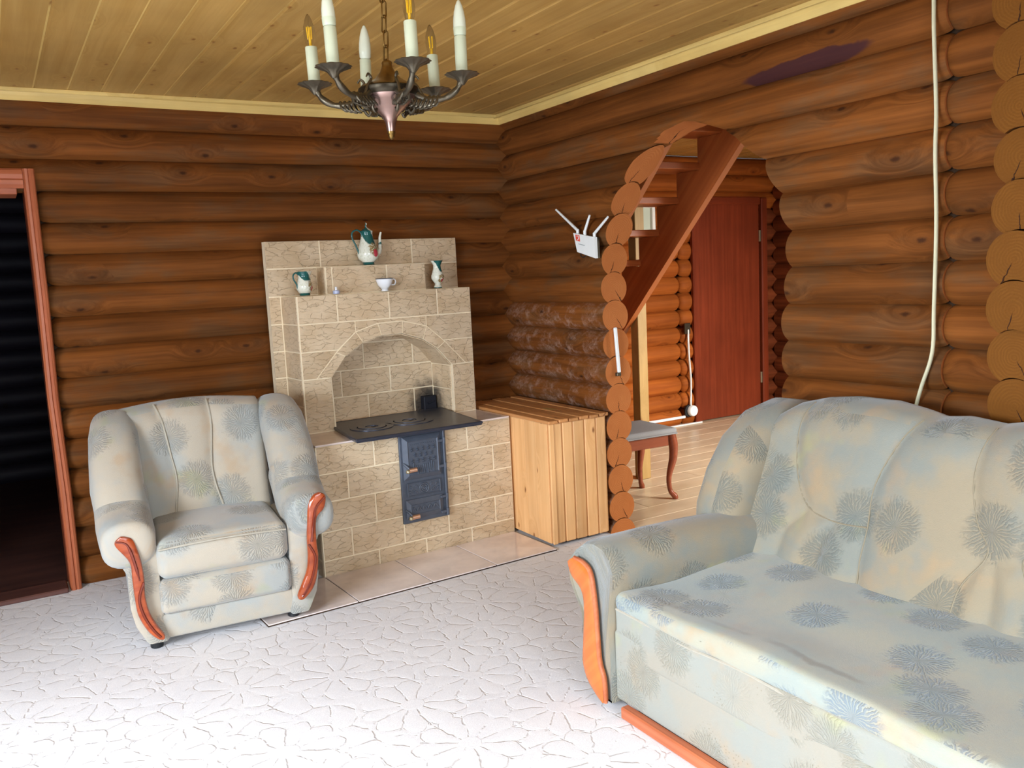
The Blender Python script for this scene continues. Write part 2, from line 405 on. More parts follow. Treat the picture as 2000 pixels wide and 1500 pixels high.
def carpet():
    g = G('carved_flower_carpet'); p = g.obj()
    wob = g.vmath('MULTIPLY', g.vmath('SUBTRACT', g.noise(p, 9, 3, .55, out=1), (.5, .5, .5)), (.05, .05, 0))
    q = g.vmath('MULTIPLY', g.vmath('ADD', p, wob), (1, 1, 0))
    v = g.t.nodes.new('ShaderNodeTexVoronoi'); v.voronoi_dimensions = '2D'; g.set(v.inputs['Vector'], q)
    v.inputs['Scale'].default_value = 2.7; v.inputs['Randomness'].default_value = .7
    d = g.vmath('SUBTRACT', q, v.outputs['Position']); s = g.n('ShaderNodeSeparateXYZ', i0=d); dy = s.node.outputs[1]
    r = g.vmath('LENGTH', g.vmath('MULTIPLY', d, (1, 1, 0)), out=1); th = g.math('ARCTAN2', dy, s)
    ph = g.math('MULTIPLY', g.n('ShaderNodeSeparateColor', i0=v.outputs['Color']), 6.28)
    a = g.math('ADD', g.math('MULTIPLY', th, 5.), ph)
    rad = g.math('MULTIPLY', g.math('ABSOLUTE', g.math('SINE', a)), g.math('MULTIPLY', r, .2))
    rad = g.math('ADD', rad, g.math('ADD', g.step(r, .17, .20), g.step(r, .04, .02)))
    ringr = g.math('ADD', .150, g.math('MULTIPLY', g.math('ABSOLUTE', g.math('SINE', a)), .04))
    ring = g.math('ABSOLUTE', g.math('SUBTRACT', r, ringr))
    v2 = g.t.nodes.new('ShaderNodeTexVoronoi'); v2.voronoi_dimensions = '2D'; v2.feature = 'DISTANCE_TO_EDGE'; g.set(v2.inputs['Vector'], q)
    v2.inputs['Scale'].default_value = 9.5
    v3 = g.math('ADD', g.math('MULTIPLY', v2.outputs['Distance'], .105), g.math('MULTIPLY', g.step(r, .20, .17), 1.))
    dist = g.math('MINIMUM', g.math('MINIMUM', rad, ring), v3)
    line = g.math('MULTIPLY', g.step(dist, .0046, .0010), g.step(g.noise(p, 16, 3, .6), .41, .54))
    soft = g.step(dist, .0, .03)
    pile = g.noise(p, 420, 2, .7)
    h = g.math('ADD', g.math('SUBTRACT', g.math('MULTIPLY', soft, .3), g.math('MULTIPLY', line, 1.2)), g.math('MULTIPLY', pile, .22))
    col = g.mix(g.step(pile, .3, .7), srgb(216, 214, 217), srgb(236, 235, 238))
    col = g.mix(g.math('MULTIPLY', g.step(g.noise(p, 1.6, 4), .35, .7), .35), col, srgb(212, 211, 218))
    col = g.mix(g.math('MULTIPLY', line, .35), col, srgb(160, 146, 138))
    return g.done(col, .95, g.bump(h, .30, .007), .1)
M['carpet'] = carpet()

def fabric(name, c_base, c_patch, c_burst, specks=False, scale=4.4, bstr=1., crease=False):
    g = G(name); uv = g.n('ShaderNodeUVMap'); p = g.obj()
    v = g.t.nodes.new('ShaderNodeTexVoronoi'); v.voronoi_dimensions = '2D'; g.set(v.inputs['Vector'], uv)
    v.inputs['Scale'].default_value = scale; v.inputs['Randomness'].default_value = .85
    d = g.vmath('SUBTRACT', uv, v.outputs['Position']); s = g.n('ShaderNodeSeparateXYZ', i0=d); dy = s.node.outputs[1]
    r = g.vmath('LENGTH', g.vmath('MULTIPLY', d, (1, 1, 0)), out=1); th = g.math('ARCTAN2', dy, s)
    nz = g.math('SUBTRACT', g.noise(uv, 22, 3, .6), .5)
    a = g.math('ADD', g.math('MULTIPLY', th, 11.), g.math('MULTIPLY', nz, 9.))
    st = g.math('ABSOLUTE', g.math('SINE', a))
    a2 = g.math('ADD', g.math('MULTIPLY', th, 19.), g.math('MULTIPLY', nz, 14.))
    st2 = g.math('ABSOLUTE', g.math('SINE', a2))
    stripe = g.mix(g.step(r, .03, .06), st, st2)
    cr = g.n('ShaderNodeSeparateColor', i0=v.outputs['Color'])
    rim = g.math('ADD', r, g.math('MULTIPLY', g.math('SUBTRACT', g.noise(uv, 45, 2), .5), .05))
    mask = g.math('MULTIPLY', g.step(rim, .098, .06), g.step(cr, .12, .16))
    petal = g.math('MULTIPLY', mask, g.step(stripe, .35, .85))
    weave = g.noise(g.vmath('MULTIPLY', uv, (1, 3, 1)), 190, 2, .7)
    base = g.mix(g.step(g.noise(uv, 3.1, 4, .6), .4, .62), c_base, c_patch)
    base = g.mix(g.math('MULTIPLY', g.step(g.noise(uv, 5.3, 3, .6), .54, .72), .4), base, srgb(178, 146, 108))
    base = g.mix(g.math('MULTIPLY', g.step(g.noise(g.vmath('ADD', uv, (9, 4, 0)), 3.7, 3, .6), .58, .72), .45), base, srgb(166, 168, 112))
    col = g.mix(g.math('MULTIPLY', g.math('MULTIPLY', mask, .2*bstr), 1.), base, c_burst)
    col = g.mix(g.math('MULTIPLY', petal, .62*bstr), col, c_burst)
    col = g.mix(g.math('MULTIPLY', weave, .22), col, g.n('ShaderNodeHueSaturation', Value=.72, Color=col))
    if specks:
        sv = g.t.nodes.new('ShaderNodeTexVoronoi'); sv.voronoi_dimensions = '2D'; g.set(sv.inputs['Vector'], uv); sv.inputs['Scale'].default_value = 62
        sp = g.math('MULTIPLY', g.step(sv.outputs['Distance'], .17, .10), g.step(g.noise(uv, 5, 3), .56, .62))
        col = g.mix(g.math('MULTIPLY', sp, .55), col, srgb(120, 110, 90))
    if crease:      # worn dirty crease along the front of the seat
        sp_ = g.n('ShaderNodeSeparateXYZ', i0=p); wv = g.math('MULTIPLY', g.math('SUBTRACT', g.noise(p, 5, 4, .6), .5), .09)
        cx_ = g.math('ABSOLUTE', g.math('ADD', g.math('ADD', sp_, .285), wv))
        cm = g.math('MULTIPLY', g.step(cx_, .022, .004), g.step(g.noise(g.vmath('ADD', p, (3, 7, 1)), 2.6, 3), .42, .55))
        col = g.mix(g.math('MULTIPLY', cm, .6), col, srgb(112, 98, 66))
    h = g.math('ADD', g.math('MULTIPLY', petal, 1.), g.math('MULTIPLY', weave, .35))
    g.set(g.b.inputs['Sheen Weight'], .08 if specks else .4); g.set(g.b.inputs['Sheen Roughness'], .45); g.set(g.b.inputs['Sheen Tint'], (.82, .90, 1.))
    return g.done(col, .85, g.bump(h, .55, .005), .15)
M['fab_chair'] = fabric('armchair_fabric', srgb(178, 168, 152), srgb(162, 164, 160), srgb(112, 118, 118), bstr=.6)
M['fab_sofa'] = fabric('sofa_fabric', srgb(154, 142, 120), srgb(136, 138, 130), srgb(92, 100, 98), bstr=.7)
M['fab_seat'] = fabric('sofa_seat_fabric', srgb(166, 162, 144), srgb(152, 158, 150), srgb(86, 106, 130), scale=4.5, bstr=.75, crease=True)
M['fab_front'] = fabric('sofa_front_fabric', srgb(156, 150, 137), srgb(150, 151, 143), srgb(128, 124, 108), specks=True, bstr=.5)
M['sofa_piping'] = plain('sofa_seam_cord', srgb(142, 132, 112), .8, .2, 0, .12, 90)
M['piping'] = plain('piping_cord', srgb(168, 161, 147), .8, .2, 0, .12, 90)

# ------------------------------------------------------------------ logs
PIT, LR = .1565, .0895
HC = .0470                       # log axis behind the seam plane
def log_ring():
    m = 24; a0 = math.asin((PIT/2)/LR); pts = []
    for i in range(m):
        a = -a0+(math.pi+2*a0)*i/(m-1); pts.append((LR*math.cos(a), LR*math.sin(a)))
    yc = pts[0][0]
    for i in range(1, 6):
        y = -yc+2*yc*i/6; pts.append((y, -PIT+math.sqrt((LR+.0028)**2-y*y)))
    return pts, m
RING, RM = log_ring()
def log_mesh(f0, f1, mats, round0=False, round1=False, arch=None, st=None, seed=0., rk=1.):
    """log along local x from f0(z) to f1(z); arch(x)->local z clips the underside"""
    c0 = f0 if callable(f0) else (lambda z: f0); c1 = f1 if callable(f1) else (lambda z: f1)
    L = c1(0)-c0(0); n = st or max(2, int(L/.25)); ts = [(i/n, 1.) for i in range(n+1)]
    if round0: ts = [(0, .62), (.010/L, .80), (.026/L, .92), (.055/L, .985)]+[t for t in ts if t[0] > .07/L]
    if round1: ts = [t for t in ts if t[0] < 1-.07/L]+[(1-.055/L, .985), (1-.026/L, .92), (1-.010/L, .80), (1, .62)]
    rings = []; clipped = []
    for t, s in ts:
        s = 1-(1-s)*rk
        ring = []; cl = []
        for (y, z) in RING:
            x = c0(z)+(c1(z)-c0(z))*t
            k = s*(1+.018*noise.noise((x*1.7, seed*7.3, 1.)) + .01*noise.noise((x*5., seed*3.1+y*14, z*14)))
            yy, zz = y*k, z*k
            c = False
            if arch:
                za = arch(x)
                if za is not None and zz < za:
                    zz = za; c = True
                    ch = math.sqrt(max(LR*LR-za*za, 1e-6)); yy = max(-ch, min(ch, yy))
            ring.append((x, yy, zz)); cl.append(c)
        rings.append(ring); clipped.append(cl)
    V, F = loft(rings, cap=False); nr = len(RING); fm = []
    k = 0
    for i in range(len(rings)-1):
        for j in range(nr):
            jj = (j+1) % nr
            fm.append(1 if (clipped[i][j] and clipped[i][jj] and clipped[i+1][j] and clipped[i+1][jj]) else 0)
    i0 = next(i for i in range(RM) if RING[i][1] > -PIT+LR+.002)
    for base in (0, (len(rings)-1)*nr):
        for i in range(i0, RM//2-1):
            F.append((base+i, base+i+1, base+RM-2-i, base+RM-1-i)); fm.append(1)
        F.append(tuple(base+i for i in list(range(0, i0+1))+list(range(RM-1-i0, nr)))); fm.append(1)
    return make_mesh('log', V, F, mats, fm=fm, smooth=50)
def add_log(parent, me, loc, rotz): return link(bpy.data.objects.new('log', me), parent, loc, (0, 0, rotz))
def slab(name, lo, hi, mat): 
    c = [(a+b)/2 for a, b in zip(lo, hi)]; s = [b-a for a, b in zip(lo, hi)]
    V, F = cbox(*s, .001); return obj(name, V, F, mat, loc=c)
ZB = [2.4115-PIT*k for k in range(16)]
ZR = [2.4895-PIT*k for k in range(17)]
MW = [M['log'], M['end']]
# --- back wall (fireplace wall), log faces towards -y
DX0, DX1, DTOP = -3.62, -2.735, 2.085      # doorway in the back wall
V1 = cbox(2.95, .03, 2.5, .001); V2 = cbox(1.9, .03, 2.5, .001); V3 = cbox(.9, .03, .45, .001)
mv = lambda vf, d: ([(v[0]+d[0], v[1]+d[1], v[2]+d[2]) for v in vf[0]], vf[1])
wb = obj('wall_back', *merge(mv(V1, (-1.235, HC, 1.25)), mv(V2, (-4.55, HC, 1.25)), mv(V3, (-3.15, HC, 2.31))), M['moss'])
struct(wb, 'back wall of stacked brown round logs behind the fireplace')
for i, z in enumerate(ZB):
    if z > 2.05: add_log(wb, log_mesh(-5.45, .24, MW, seed=i), (0, HC, z), 0)
    else:
        add_log(wb, log_mesh(DX1+.035+random.uniform(-.006, .02), .24, MW, round0=True, seed=i), (0, HC, z), 0)
        add_log(wb, log_mesh(-5.45, DX0-.02, MW, seed=i+40), (0, HC, z), 0)
# --- right wall with the arch
AL = [(0, -1.072), (1.45, -1.07), (1.62, -1.085), (1.715, -1.122), (1.824, -1.168), (1.968, -1.272), (2.05, -1.37), (2.094, -1.446), (2.158, -1.616), (2.177, -1.758)]
AR = [(0, -2.34), (1.3, -2.345), (1.469, -2.355), (1.621, -2.362), (1.776, -2.319), (1.927, -2.238), (2.057, -2.089), (2.135, -1.911), (2.165, -1.83), (2.177, -1.758)]
CROWN = [(-y, z) for z, y in AL if z > 1.9]+[(-y, z) for z, y in reversed(AR) if z > 1.9]
def arch_z(x, zc):
    if x < CROWN[0][0] or x > CROWN[-1][0]: return None
    return lerp_tab(CROWN, x)-zc
core = [(-.15, -.05), (1.06, -.05)]+[(-y+(-.012), z+.02) for z, y in AL if z > 1.4]+[(-y+.012, z+.02) for z, y in reversed(AR) if z > 1.4]+[(2.36, -.05), (6.8, -.05), (6.8, 2.55), (-.15, 2.55)]
wr = obj('wall_right', *prism(core, HC-.015, HC+.015, lambda a, b, d: (d, -a, b)), M['moss'])
struct(wr, 'right wall of stacked brown logs with a cut arch opening')
YS = -3.066
for i, z in enumerate(ZR):
    mats = [M['log_stained'], M['end']] if i == 1 else MW
    loc = (HC, 0, z); rz = R(-90)
    z0, z1 = z-.095, z+.095
    if z-.06 > 2.177:
        add_log(wr, log_mesh(-.2, -YS, mats, round1=True, rk=.35, seed=i+80), loc, rz)
    elif z+.02 > 2.177 or z+.094 > 2.177+.03:
        add_log(wr, log_mesh(-.2, -YS, mats, arch=lambda x, zc=z: arch_z(x, zc), st=90, round1=True, rk=.35, seed=i+80), loc, rz)
    else:
        j1, j2 = random.uniform(-.008, .01), random.uniform(-.008, .008)
        add_log(wr, log_mesh(-.2, lambda zz, zc=z: -lerp_tab(AL, zz+zc)+j1, [M['log_chalky'], M['end']] if z < 1.36 else mats, seed=i+80), loc, rz)
        add_log(wr, log_mesh(lambda zz, zc=z: -lerp_tab(AR, zz+zc)+j2, -YS, mats, round1=True, rk=.35, seed=i+120), loc, rz)
    add_log(wr, log_mesh(-YS+.002, 6.8, MW, round0=True, rk=.6, seed=i+160), loc, rz)
# --- cross wall whose log tails stick out of the right wall
wc = struct(slab('wall_cross', (.16, -3.375, 0), (5.05, -3.345, .8), M['moss']), 'cross wall whose pale cut log tails poke through')
wc2 = (slab('packing', (.16, -3.375, 2.1), (5.05, -3.345, 2.5), M['moss'])); 
wc3 = (slab('packing', (.16, -3.375, .8), (1.8, -3.345, 2.1), M['moss'])); wc4 = (slab('packing', (3.4, -3.375, .8), (5.05, -3.345, 2.1), M['moss']))
for o in (wc2, wc3, wc4):
    o.parent = wc; o.location = Vector(o.location)-Vector(wc.location)
MP = [M['log'], M['end_pale']]
for i, z in enumerate(ZB):
    L = Vector((0, -3.405+random.uniform(-.008, .008), z))-Vector(wc.location)
    x0 = -.17+random.uniform(-.012, .012)
    if .8 < z < 2.1:
        add_log(wc, log_mesh(x0, 1.8, MP, seed=i+200), L, 0); add_log(wc, log_mesh(3.4, 5.05, MP, seed=i+220), L, 0)
    else: add_log(wc, log_mesh(x0, 5.05, MP, seed=i+200), L, 0)
# --- left and rear walls (behind the camera), with window openings
def simple_log_wall(name, label, zs, a0, a1, wa, wz, loc, rotz, core_fn):
    core = core_fn(); struct(core, label)
    for i, z in enumerate(zs):
        Lc = Vector((loc[0], loc[1], z))-Vector(core.location)
        if wz[0] < z < wz[1]:
            add_log(core, log_mesh(a0, wa[0], MW, seed=i+300), Lc, rotz); add_log(core, log_mesh(wa[1], a1, MW, seed=i+320), Lc, rotz)
        else: add_log(core, log_mesh(a0, a1, MW, seed=i+300), Lc, rotz)
    return core
simple_log_wall('wall_left', 'left log wall with a window', ZR, .2, 6.9, (2.8, 4.8), (.75, 2.15), (LX-.09, 0), R(-90),
    lambda: obj('wall_left', *merge(mv(cbox(.03, 2.7, 2.5, .001), (LX-.12, -1.35, 1.25)), mv(cbox(.03, 2.0, 2.5, .001), (LX-.12, -5.9, 1.25)), mv(cbox(.03, 2.3, .75, .001), (LX-.12, -3.8, .37)), mv(cbox(.03, 2.3, .4, .001), (LX-.12, -3.8, 2.32))), M['moss']))
simple_log_wall('wall_rear', 'rear log wall with a window', ZB, -5.5, .2, (-3.7, -1.3), (.75, 2.25), (0, RY-.09), 0,
    lambda: obj('wall_rear', *merge(mv(cbox(1.8, .03, 2.5, .001), (-4.6, RY-.12, 1.25)), mv(cbox(1.6, .03, 2.5, .001), (-.5, RY-.12, 1.25)), mv(cbox(2.6, .03, .75, .001), (-2.5, RY-.12, .37)), mv(cbox(2.6, .03, .3, .001), (-2.5, RY-.12, 2.38))), M['moss']))
def window(name, c, w_, h_, rotz):
    e = empty(name, c, rotz); struct(e, 'white framed window')
    for sx in (-1, 1): box('frame_side', e, (sx*w_/2, 0, 0), (.07, .1, h_+.07), M['window_white'])
    for sz in (-1, 1): box('frame_rail', e, (0, 0, sz*h_/2), (w_-.07, .1, .07), M['window_white'])
    box('mullion', e, (0, 0, 0), (.06, .08, h_-.07), M['window_white'])
window('window_1', (LX-.13, -3.8, 1.45), 2.0, 1.42, R(90))
window('window_2', (-2.5, RY-.13, 1.5), 2.4, 1.5, 0)
window('window_3', (2.6, -3.36, 1.45), 1.6, 1.3, 0)

# ------------------------------------------------------------------ floor and ceiling
fl = slab('floor', (-5.5, -6.9, -.05), (.0, .1, 0), M['carpet']); struct(fl, 'wall to wall off-white carpet with carved flower pattern')
fh = slab('floor_hall', (.0, -6.9, -.06), (5.2, 1.5, -.012), M['grout']); struct(fh, 'pale laminate floor of the hall')
for k in range(26):
    y = 1.40-.19*k
    if y < -3.3: break
    x = .0+(k % 3)*-.4
    while x < 5.1:
        a, b = max(x, .002), min(x+1.28, 5.15)
        if b-a > .05: box('plank', fh, Vector(((a+b)/2, y, -.006))-Vector(fh.location), (b-a-.002, .188, .012), M['laminate'], .0015)
        x += 1.28
ce = slab('ceiling', (-5.6, -6.95, 2.512), (.12, .2, 2.56), M['moss']); struct(ce, 'knotty pine plank ceiling')
k = 0; x = .03
while x > -5.5:
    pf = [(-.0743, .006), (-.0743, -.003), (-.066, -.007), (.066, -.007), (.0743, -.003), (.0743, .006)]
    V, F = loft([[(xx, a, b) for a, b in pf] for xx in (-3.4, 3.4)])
    me = _bc.setdefault('cplank', make_mesh('plank', V, F, [M['ceiling'], M['moulding']], fm=[0, 1, 0, 0, 0, 0, 0, 0]))  # one bevel per plank is paler, painting in light caught along the joint
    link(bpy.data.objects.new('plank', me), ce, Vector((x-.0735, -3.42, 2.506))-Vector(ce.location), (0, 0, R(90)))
    x -= .149
def moulding(name, p0, p1, label, inward):
    """two-step cornice strip from p0 to p1; inward = direction away from the wall"""
    p0, p1, w_ = Vector(p0), Vector(p1), Vector(inward); n = 12; d = (p1-p0).normalized()
    e = empty(name, p0); struct(e, label); L = (p1-p0).length
    prof = [(0, 0), (.042, 0), (.042, -.007), (.030, -.012), (.022, -.03), (.012, -.045), (.006, -.052), (0, -.052)]
    rings = []
    for i in range(n+1):
        t = i/n; sag = -.012*math.sin(math.pi*t)**2 if name == 'trim_1' else 0
        rings.append([tuple(Vector((t*L, 0, 0))+Vector((0, a, b+sag))) for a, b in prof])
    V, F = loft(rings); ang = math.atan2(d.y, d.x)
    if Vector((-math.sin(ang), math.cos(ang), 0)).dot(w_) < 0: V = [(v[0], -v[1], v[2]) for v in V]
    o = obj('cornice_strip', V, F, M['moulding'], e, (0, 0, 0), (0, 0, ang))
    V, F = cbox(L, .012, .02, .003)
    V = [(v[0]+L/2, v[1]+(.052 if Vector((-math.sin(ang), math.cos(ang), 0)).dot(w_) > 0 else -.052), v[2]-.009) for v in V]
    obj('batten', V, F, M['moulding'], e, (0, 0, 0), (0, 0, ang))
moulding('trim_1', (-2.86, -.03, 2.499), (-.03, -.03, 2.499), 'thin pine cornice along the fireplace wall', (0, -1, 0))
moulding('trim_3', (-5.3, -.02, 2.506), (-2.875, -.02, 2.506), 'short offset pine cornice above the doorway', (0, -1, 0))
moulding('trim_2', (-.03, -.035, 2.499), (-.03, -6.7, 2.499), 'yellow pine cornice along the arch wall', (-1, 0, 0))

# ------------------------------------------------------------------ doorway in the back wall and the dark room
d1 = empty('door_1', (-2.69, -.05, 0)); struct(d1, 'open doorway with a reddish brown wooden frame')
def board(name, parent, pts, w_, t_, mat, axis):
    """slightly bowed moulded board; pts = [(x, z)] centre line"""
    rings = []
    for (x, z) in pts:
        prof = [(-w_/2, .0), (-w_/2, -t_*.6), (-w_*.32, -t_), (-w_*.1, -t_), (-w_*.02, -t_*.75), (w_*.2, -t_), (w_*.4, -t_*.8), (w_/2, -t_*.45), (w_/2, 0)]
        rings.append([((x+a, b, z) if axis == 'z' else (x, b, z+a)) for a, b in prof])
    V, F = loft(rings)
    if axis == 'z': V = [(v[2], v[1], -v[0]) for v in V]; return obj(name, V, F, mat, parent, (0, 0, 0), (0, R(-90), 0))
    return obj(name, V, F, mat, parent, (0, 0, 0))
board('side_casing', d1, [(-.026, -.002), (-.023, .5), (-.032, 1.0), (-.026, 1.5), (-.026, 2.05), (-.026, 2.12)], .052, .028, M['red_wood'], 'z')
board('side_casing', d1, [(-.95, -.002), (-.95, 2.12)], .072, .028, M['red_wood'], 'z')
board('top_casing', d1, [(-.914, 2.074), (-.5, 2.074), (-.053, 2.074)], .094, .028, M['red_wood'], 'x')
box('jamb', d1, (-.047, .1, 1.02), (.014, .2, 2.06), M['stool_wood'])
box('jamb', d1, (-.918, .1, 1.02), (.03, .2, 2.06), M['red_wood'])
box('head_jamb', d1, (-.493, .1, 2.015), (.82, .2, .03), M['red_wood'])
box('threshold', d1, (-.493, .03, .012), (.86, .16, .026), M['dark_floor'], .006)
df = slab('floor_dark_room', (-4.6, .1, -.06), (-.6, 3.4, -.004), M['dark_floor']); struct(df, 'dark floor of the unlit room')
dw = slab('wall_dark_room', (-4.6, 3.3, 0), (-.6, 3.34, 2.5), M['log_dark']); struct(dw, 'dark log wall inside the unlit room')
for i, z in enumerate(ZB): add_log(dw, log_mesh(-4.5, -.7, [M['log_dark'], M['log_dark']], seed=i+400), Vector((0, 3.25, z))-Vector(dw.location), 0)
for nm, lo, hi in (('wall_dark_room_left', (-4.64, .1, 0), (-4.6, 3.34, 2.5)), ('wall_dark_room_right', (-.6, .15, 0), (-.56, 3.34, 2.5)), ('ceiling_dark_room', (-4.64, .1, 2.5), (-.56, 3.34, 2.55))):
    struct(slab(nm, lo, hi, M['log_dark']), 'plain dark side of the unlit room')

# ------------------------------------------------------------------ hall beyond the arch
YF = 1.257
hw = slab('wall_hall', (.0, YF+HC+.02, 0), (5.2, YF+HC+.06, 2.5), M['moss']); struct(hw, 'far hall wall of orange logs with a red door')
HL = [M['log_hall'], M['end']]
for i, z in enumerate(ZB):
    L = Vector((0, YF+HC, z))-Vector(hw.location)
    if z > 2.05: add_log(hw, log_mesh(.05, 5.15, HL, seed=i+500), L, 0)
    else:
        add_log(hw, log_mesh(.05, 2.585, HL, round1=True, seed=i+500), L, 0)
        add_log(hw, log_mesh(2.59, 2.775, HL, round0=True, round1=True, st=4, seed=i+520), L, 0)
        add_log(hw, log_mesh(3.7, 4.1, [M['log_red_shade'], M['end']], round0=True, seed=i+540), L, 0)
hs_ = slab('wall_hall_side', (3.93, -1.2, 0), (3.96, 1.3, 2.5), M['moss']); struct(hs_, 'side wall of logs coloured darker for shade, meeting the far hall wall')
for i, z in enumerate(ZR):
    if z > .02: add_log(hs_, log_mesh(-1.22, 1.2, [M['log_red_shade'], M['end']], seed=i+560), Vector((3.90, 0, z))-Vector(hs_.location), R(-90))
struct(slab('wall_hall_left', (-.02, .1, 0), (.02, 1.4, 2.5), M['log_hall']), 'left side of the hall')
struct(slab('wall_hall_right', (5.15, -3.4, 0), (5.2, 1.4, 2.5), M['log_hall']), 'right side of the hall')
ch = slab('ceiling_hall', (.12, -6.95, 2.51), (5.2, 1.5, 2.55), M['ceiling']); struct(ch, 'pine ceiling of the hall')
for k in range(34):
    link(bpy.data.objects.new('plank', _bc.setdefault('hplank', make_mesh('plank', *cbox(4.6, .145, .014, .006), M['ceiling']))), ch,
         Vector((.2+.149*k, -1.05, 2.504))-Vector(ch.location), (0, 0, R(90)))
d2 = empty('door_2', (3.2, YF-.0, 0)); struct(d2, 'closed plain reddish brown hall door')
def lwood(name, parent, c, size, mat, b=.003):      # box whose grain (local x) runs vertically
    return box(name, parent, c, (size[2], size[1], size[0]), mat, b, (0, R(90), 0))
lwood('leaf', d2, (.0, -.03, 1.035), (.80, .04, 2.05), M['door_leaf'])
lwood('side_casing', d2, (-.442, -.045, 1.06), (.08, .05, 2.12), M['door_leaf'], .01)
lwood('side_casing', d2, (.462, -.045, 1.06), (.08, .05, 2.12), M['door_leaf'], .01)
box('top_casing', d2, (0, -.045, 2.09), (.82, .05, .075), M['door_leaf'], .01)
for z in (.35, 1.75): box('hinge', d2, (.405, -.056, z), (.022, .014, .11), M['steel'], .003)
# round socket, its cable and duct on the hall wall
t = empty('wall_cable', (2.645, YF-.055, .13))
tag(t, 'white cable running down the orange hall logs beside the red door', 'cable')
obj('cable', *tube(spline([(-.01, -.012, .77), (-.008, -.012, .55), (.012, -.01, .3), (.002, -.012, .05)], 8), .010, 6), M['plastic'], t, smooth=60)
box('bracket', t, (-.015, -.005, .78), (.07, .02, .10), M['bronze'])
t2 = empty('junction_box', (2.648, YF-.075, .13)); tag(t2, 'round white junction box at the foot of the hall cable', 'junction box')
cy = lambda r, d, n=24: [((r*math.cos(2*math.pi*j/n)), d, r*math.sin(2*math.pi*j/n)) for j in range(n)]
obj('cap', *loft([cy(.052, 0), cy(.052, -.03), cy(.046, -.038), cy(.02, -.04)]), M['plastic'], t2, smooth=40)
obj('back_plate', *loft([cy(.058, .02), cy(.058, .001)]), M['black'], t2, (-.02, 0, 0), smooth=40)
tag(box('cable_duct', None, (2.33, YF-.05, .075), (.52, .02, .024), M['plastic'], .004), 'white horizontal cable duct low on the orange hall logs', 'cable duct')
tag(box('floor_strip', None, (2.35, YF-.075, .006), (.85, .03, .012), M['window_white'], .003), 'thin white strip on the hall floor under the orange logs', 'floor strip')
# small window seen between the stair treads
w4 = empty('window_4', (2.2, YF-.06, 1.9)); struct(w4, 'small white framed hall window')
lwood('frame_side', w4, (.045, 0, 0), (.035, .05, .3), M['window_white']); lwood('frame_side', w4, (-.35, 0, 0), (.035, .05, .3), M['window_white'])
box('frame_rail', w4, (-.15, 0, .14), (.36, .05, .03), M['window_white']); box('frame_rail', w4, (-.15, 0, -.14), (.36, .05, .03), M['window_white'])
box('pane', w4, (-.15, .01, 0), (.36, .008, .25), M['pane'], .001)
# staircase rising towards the living room
sc = empty('staircase', (.6, .4, 0)); tag(sc, 'open pine staircase with saw-toothed stringers rising behind the arch', 'staircase')
RISE, RUN = .188, .195
def stair_x(k): return -.894+RUN*k, 2.119-RISE*k
teeth = []
for k in range(-2, 11):
    y, z = stair_x(k)
    if z > 2.46: continue
    teeth += [(y, min(z+RISE, 2.49)-.045), (y, z-.045)]
y_top = teeth[0][0]
lowz = lambda y: 1.20+.982*(-.25-y)
poly = teeth+[(teeth[-1][0]+.1, teeth[-1][1]), (teeth[-1][0]+.1, .0), (.97, .0)]
yb = -.25-(2.49-1.20)/.982
poly += [(yb, 2.49)]
poly = [(a, b) for a, b in poly]
for x0, x1 in ((.31, .35), (.85, .895)):
    V, F = prism(poly, x0, x1, lambda a, b, d: (d-.6, a-.4, b))
    # local x along the slope for the grain
    o = obj('stringer', V, F, M['stair'], sc)
for k in range(-1, 10):
    y, z = stair_x(k)
    if z > 2.35 or z < .1: continue
    box('tread', sc, (.60-.6, y+RUN/2+.01-.4, z-.0225), (.53 if 0 else .585, RUN+.05, .042), M['stair'], .004)
lwood('post', sc, (.942-.6, -.170-.4, 1.248), (.08, .08, 2.49), M['post'], .003)
# stool
st = empty('stool', (.53, -.55, 0), R(-3)); tag(st, 'brown wooden stool with grey cloth seat and curved legs', 'stool')
V, F = rbox((.47, .40, .04), .018, 4, (0, 0, .008)); obj('seat', V, F, M['burlap'], st, (0, 0, .452), smooth=60)
obj('seat_welt', *tube([(-.232, -.197, 0), (.232, -.197, 0)], .006, 6), M['burlap'], st, (0, 0, .436), smooth=60)
for sy in (-1, 1): box('apron', st, (0, sy*.165, .395), (.36, .022, .075), M['stool_wood'])
for sx in (-1, 1): box('apron', st, (sx*.20, 0, .395), (.022, .31, .075), M['stool_wood'])
for sx in (-1, 1):
    for sy in (-1, 1):
        pts = spline([(sx*.203, sy*.17, .435), (sx*.215, sy*.175, .36), (sx*.213, sy*.172, .27), (sx*.188, sy*.158, .15), (sx*.192, sy*.16, .06), (sx*.214, sy*.178, .02), (sx*.218, sy*.182, .0)], 5)
        rad = [lerp_tab([(0, .018), (.02, .020), (.06, .015), (.15, .017), (.27, .026), (.36, .03), (.44, .027)], p.z) for p in pts]
        obj('leg', *tube(pts, rad, 8), M['stool_wood'], st, smooth=60)
# strip on the jamb
t = empty('cable_channel', (.03, -1.096, .92)); tag(t, 'short white plastic strip on the cut log ends of the arch', 'cable channel')
V, F = cbox(.020, .016, .255, .004); obj('strip', V, F, M['plastic'], t, (0, 0, .13), (0, R(-4), 0))
obj('end_clip', *cbox(.03, .02, .02, .003), M['bronze'], t, (.004, .002, -.006))

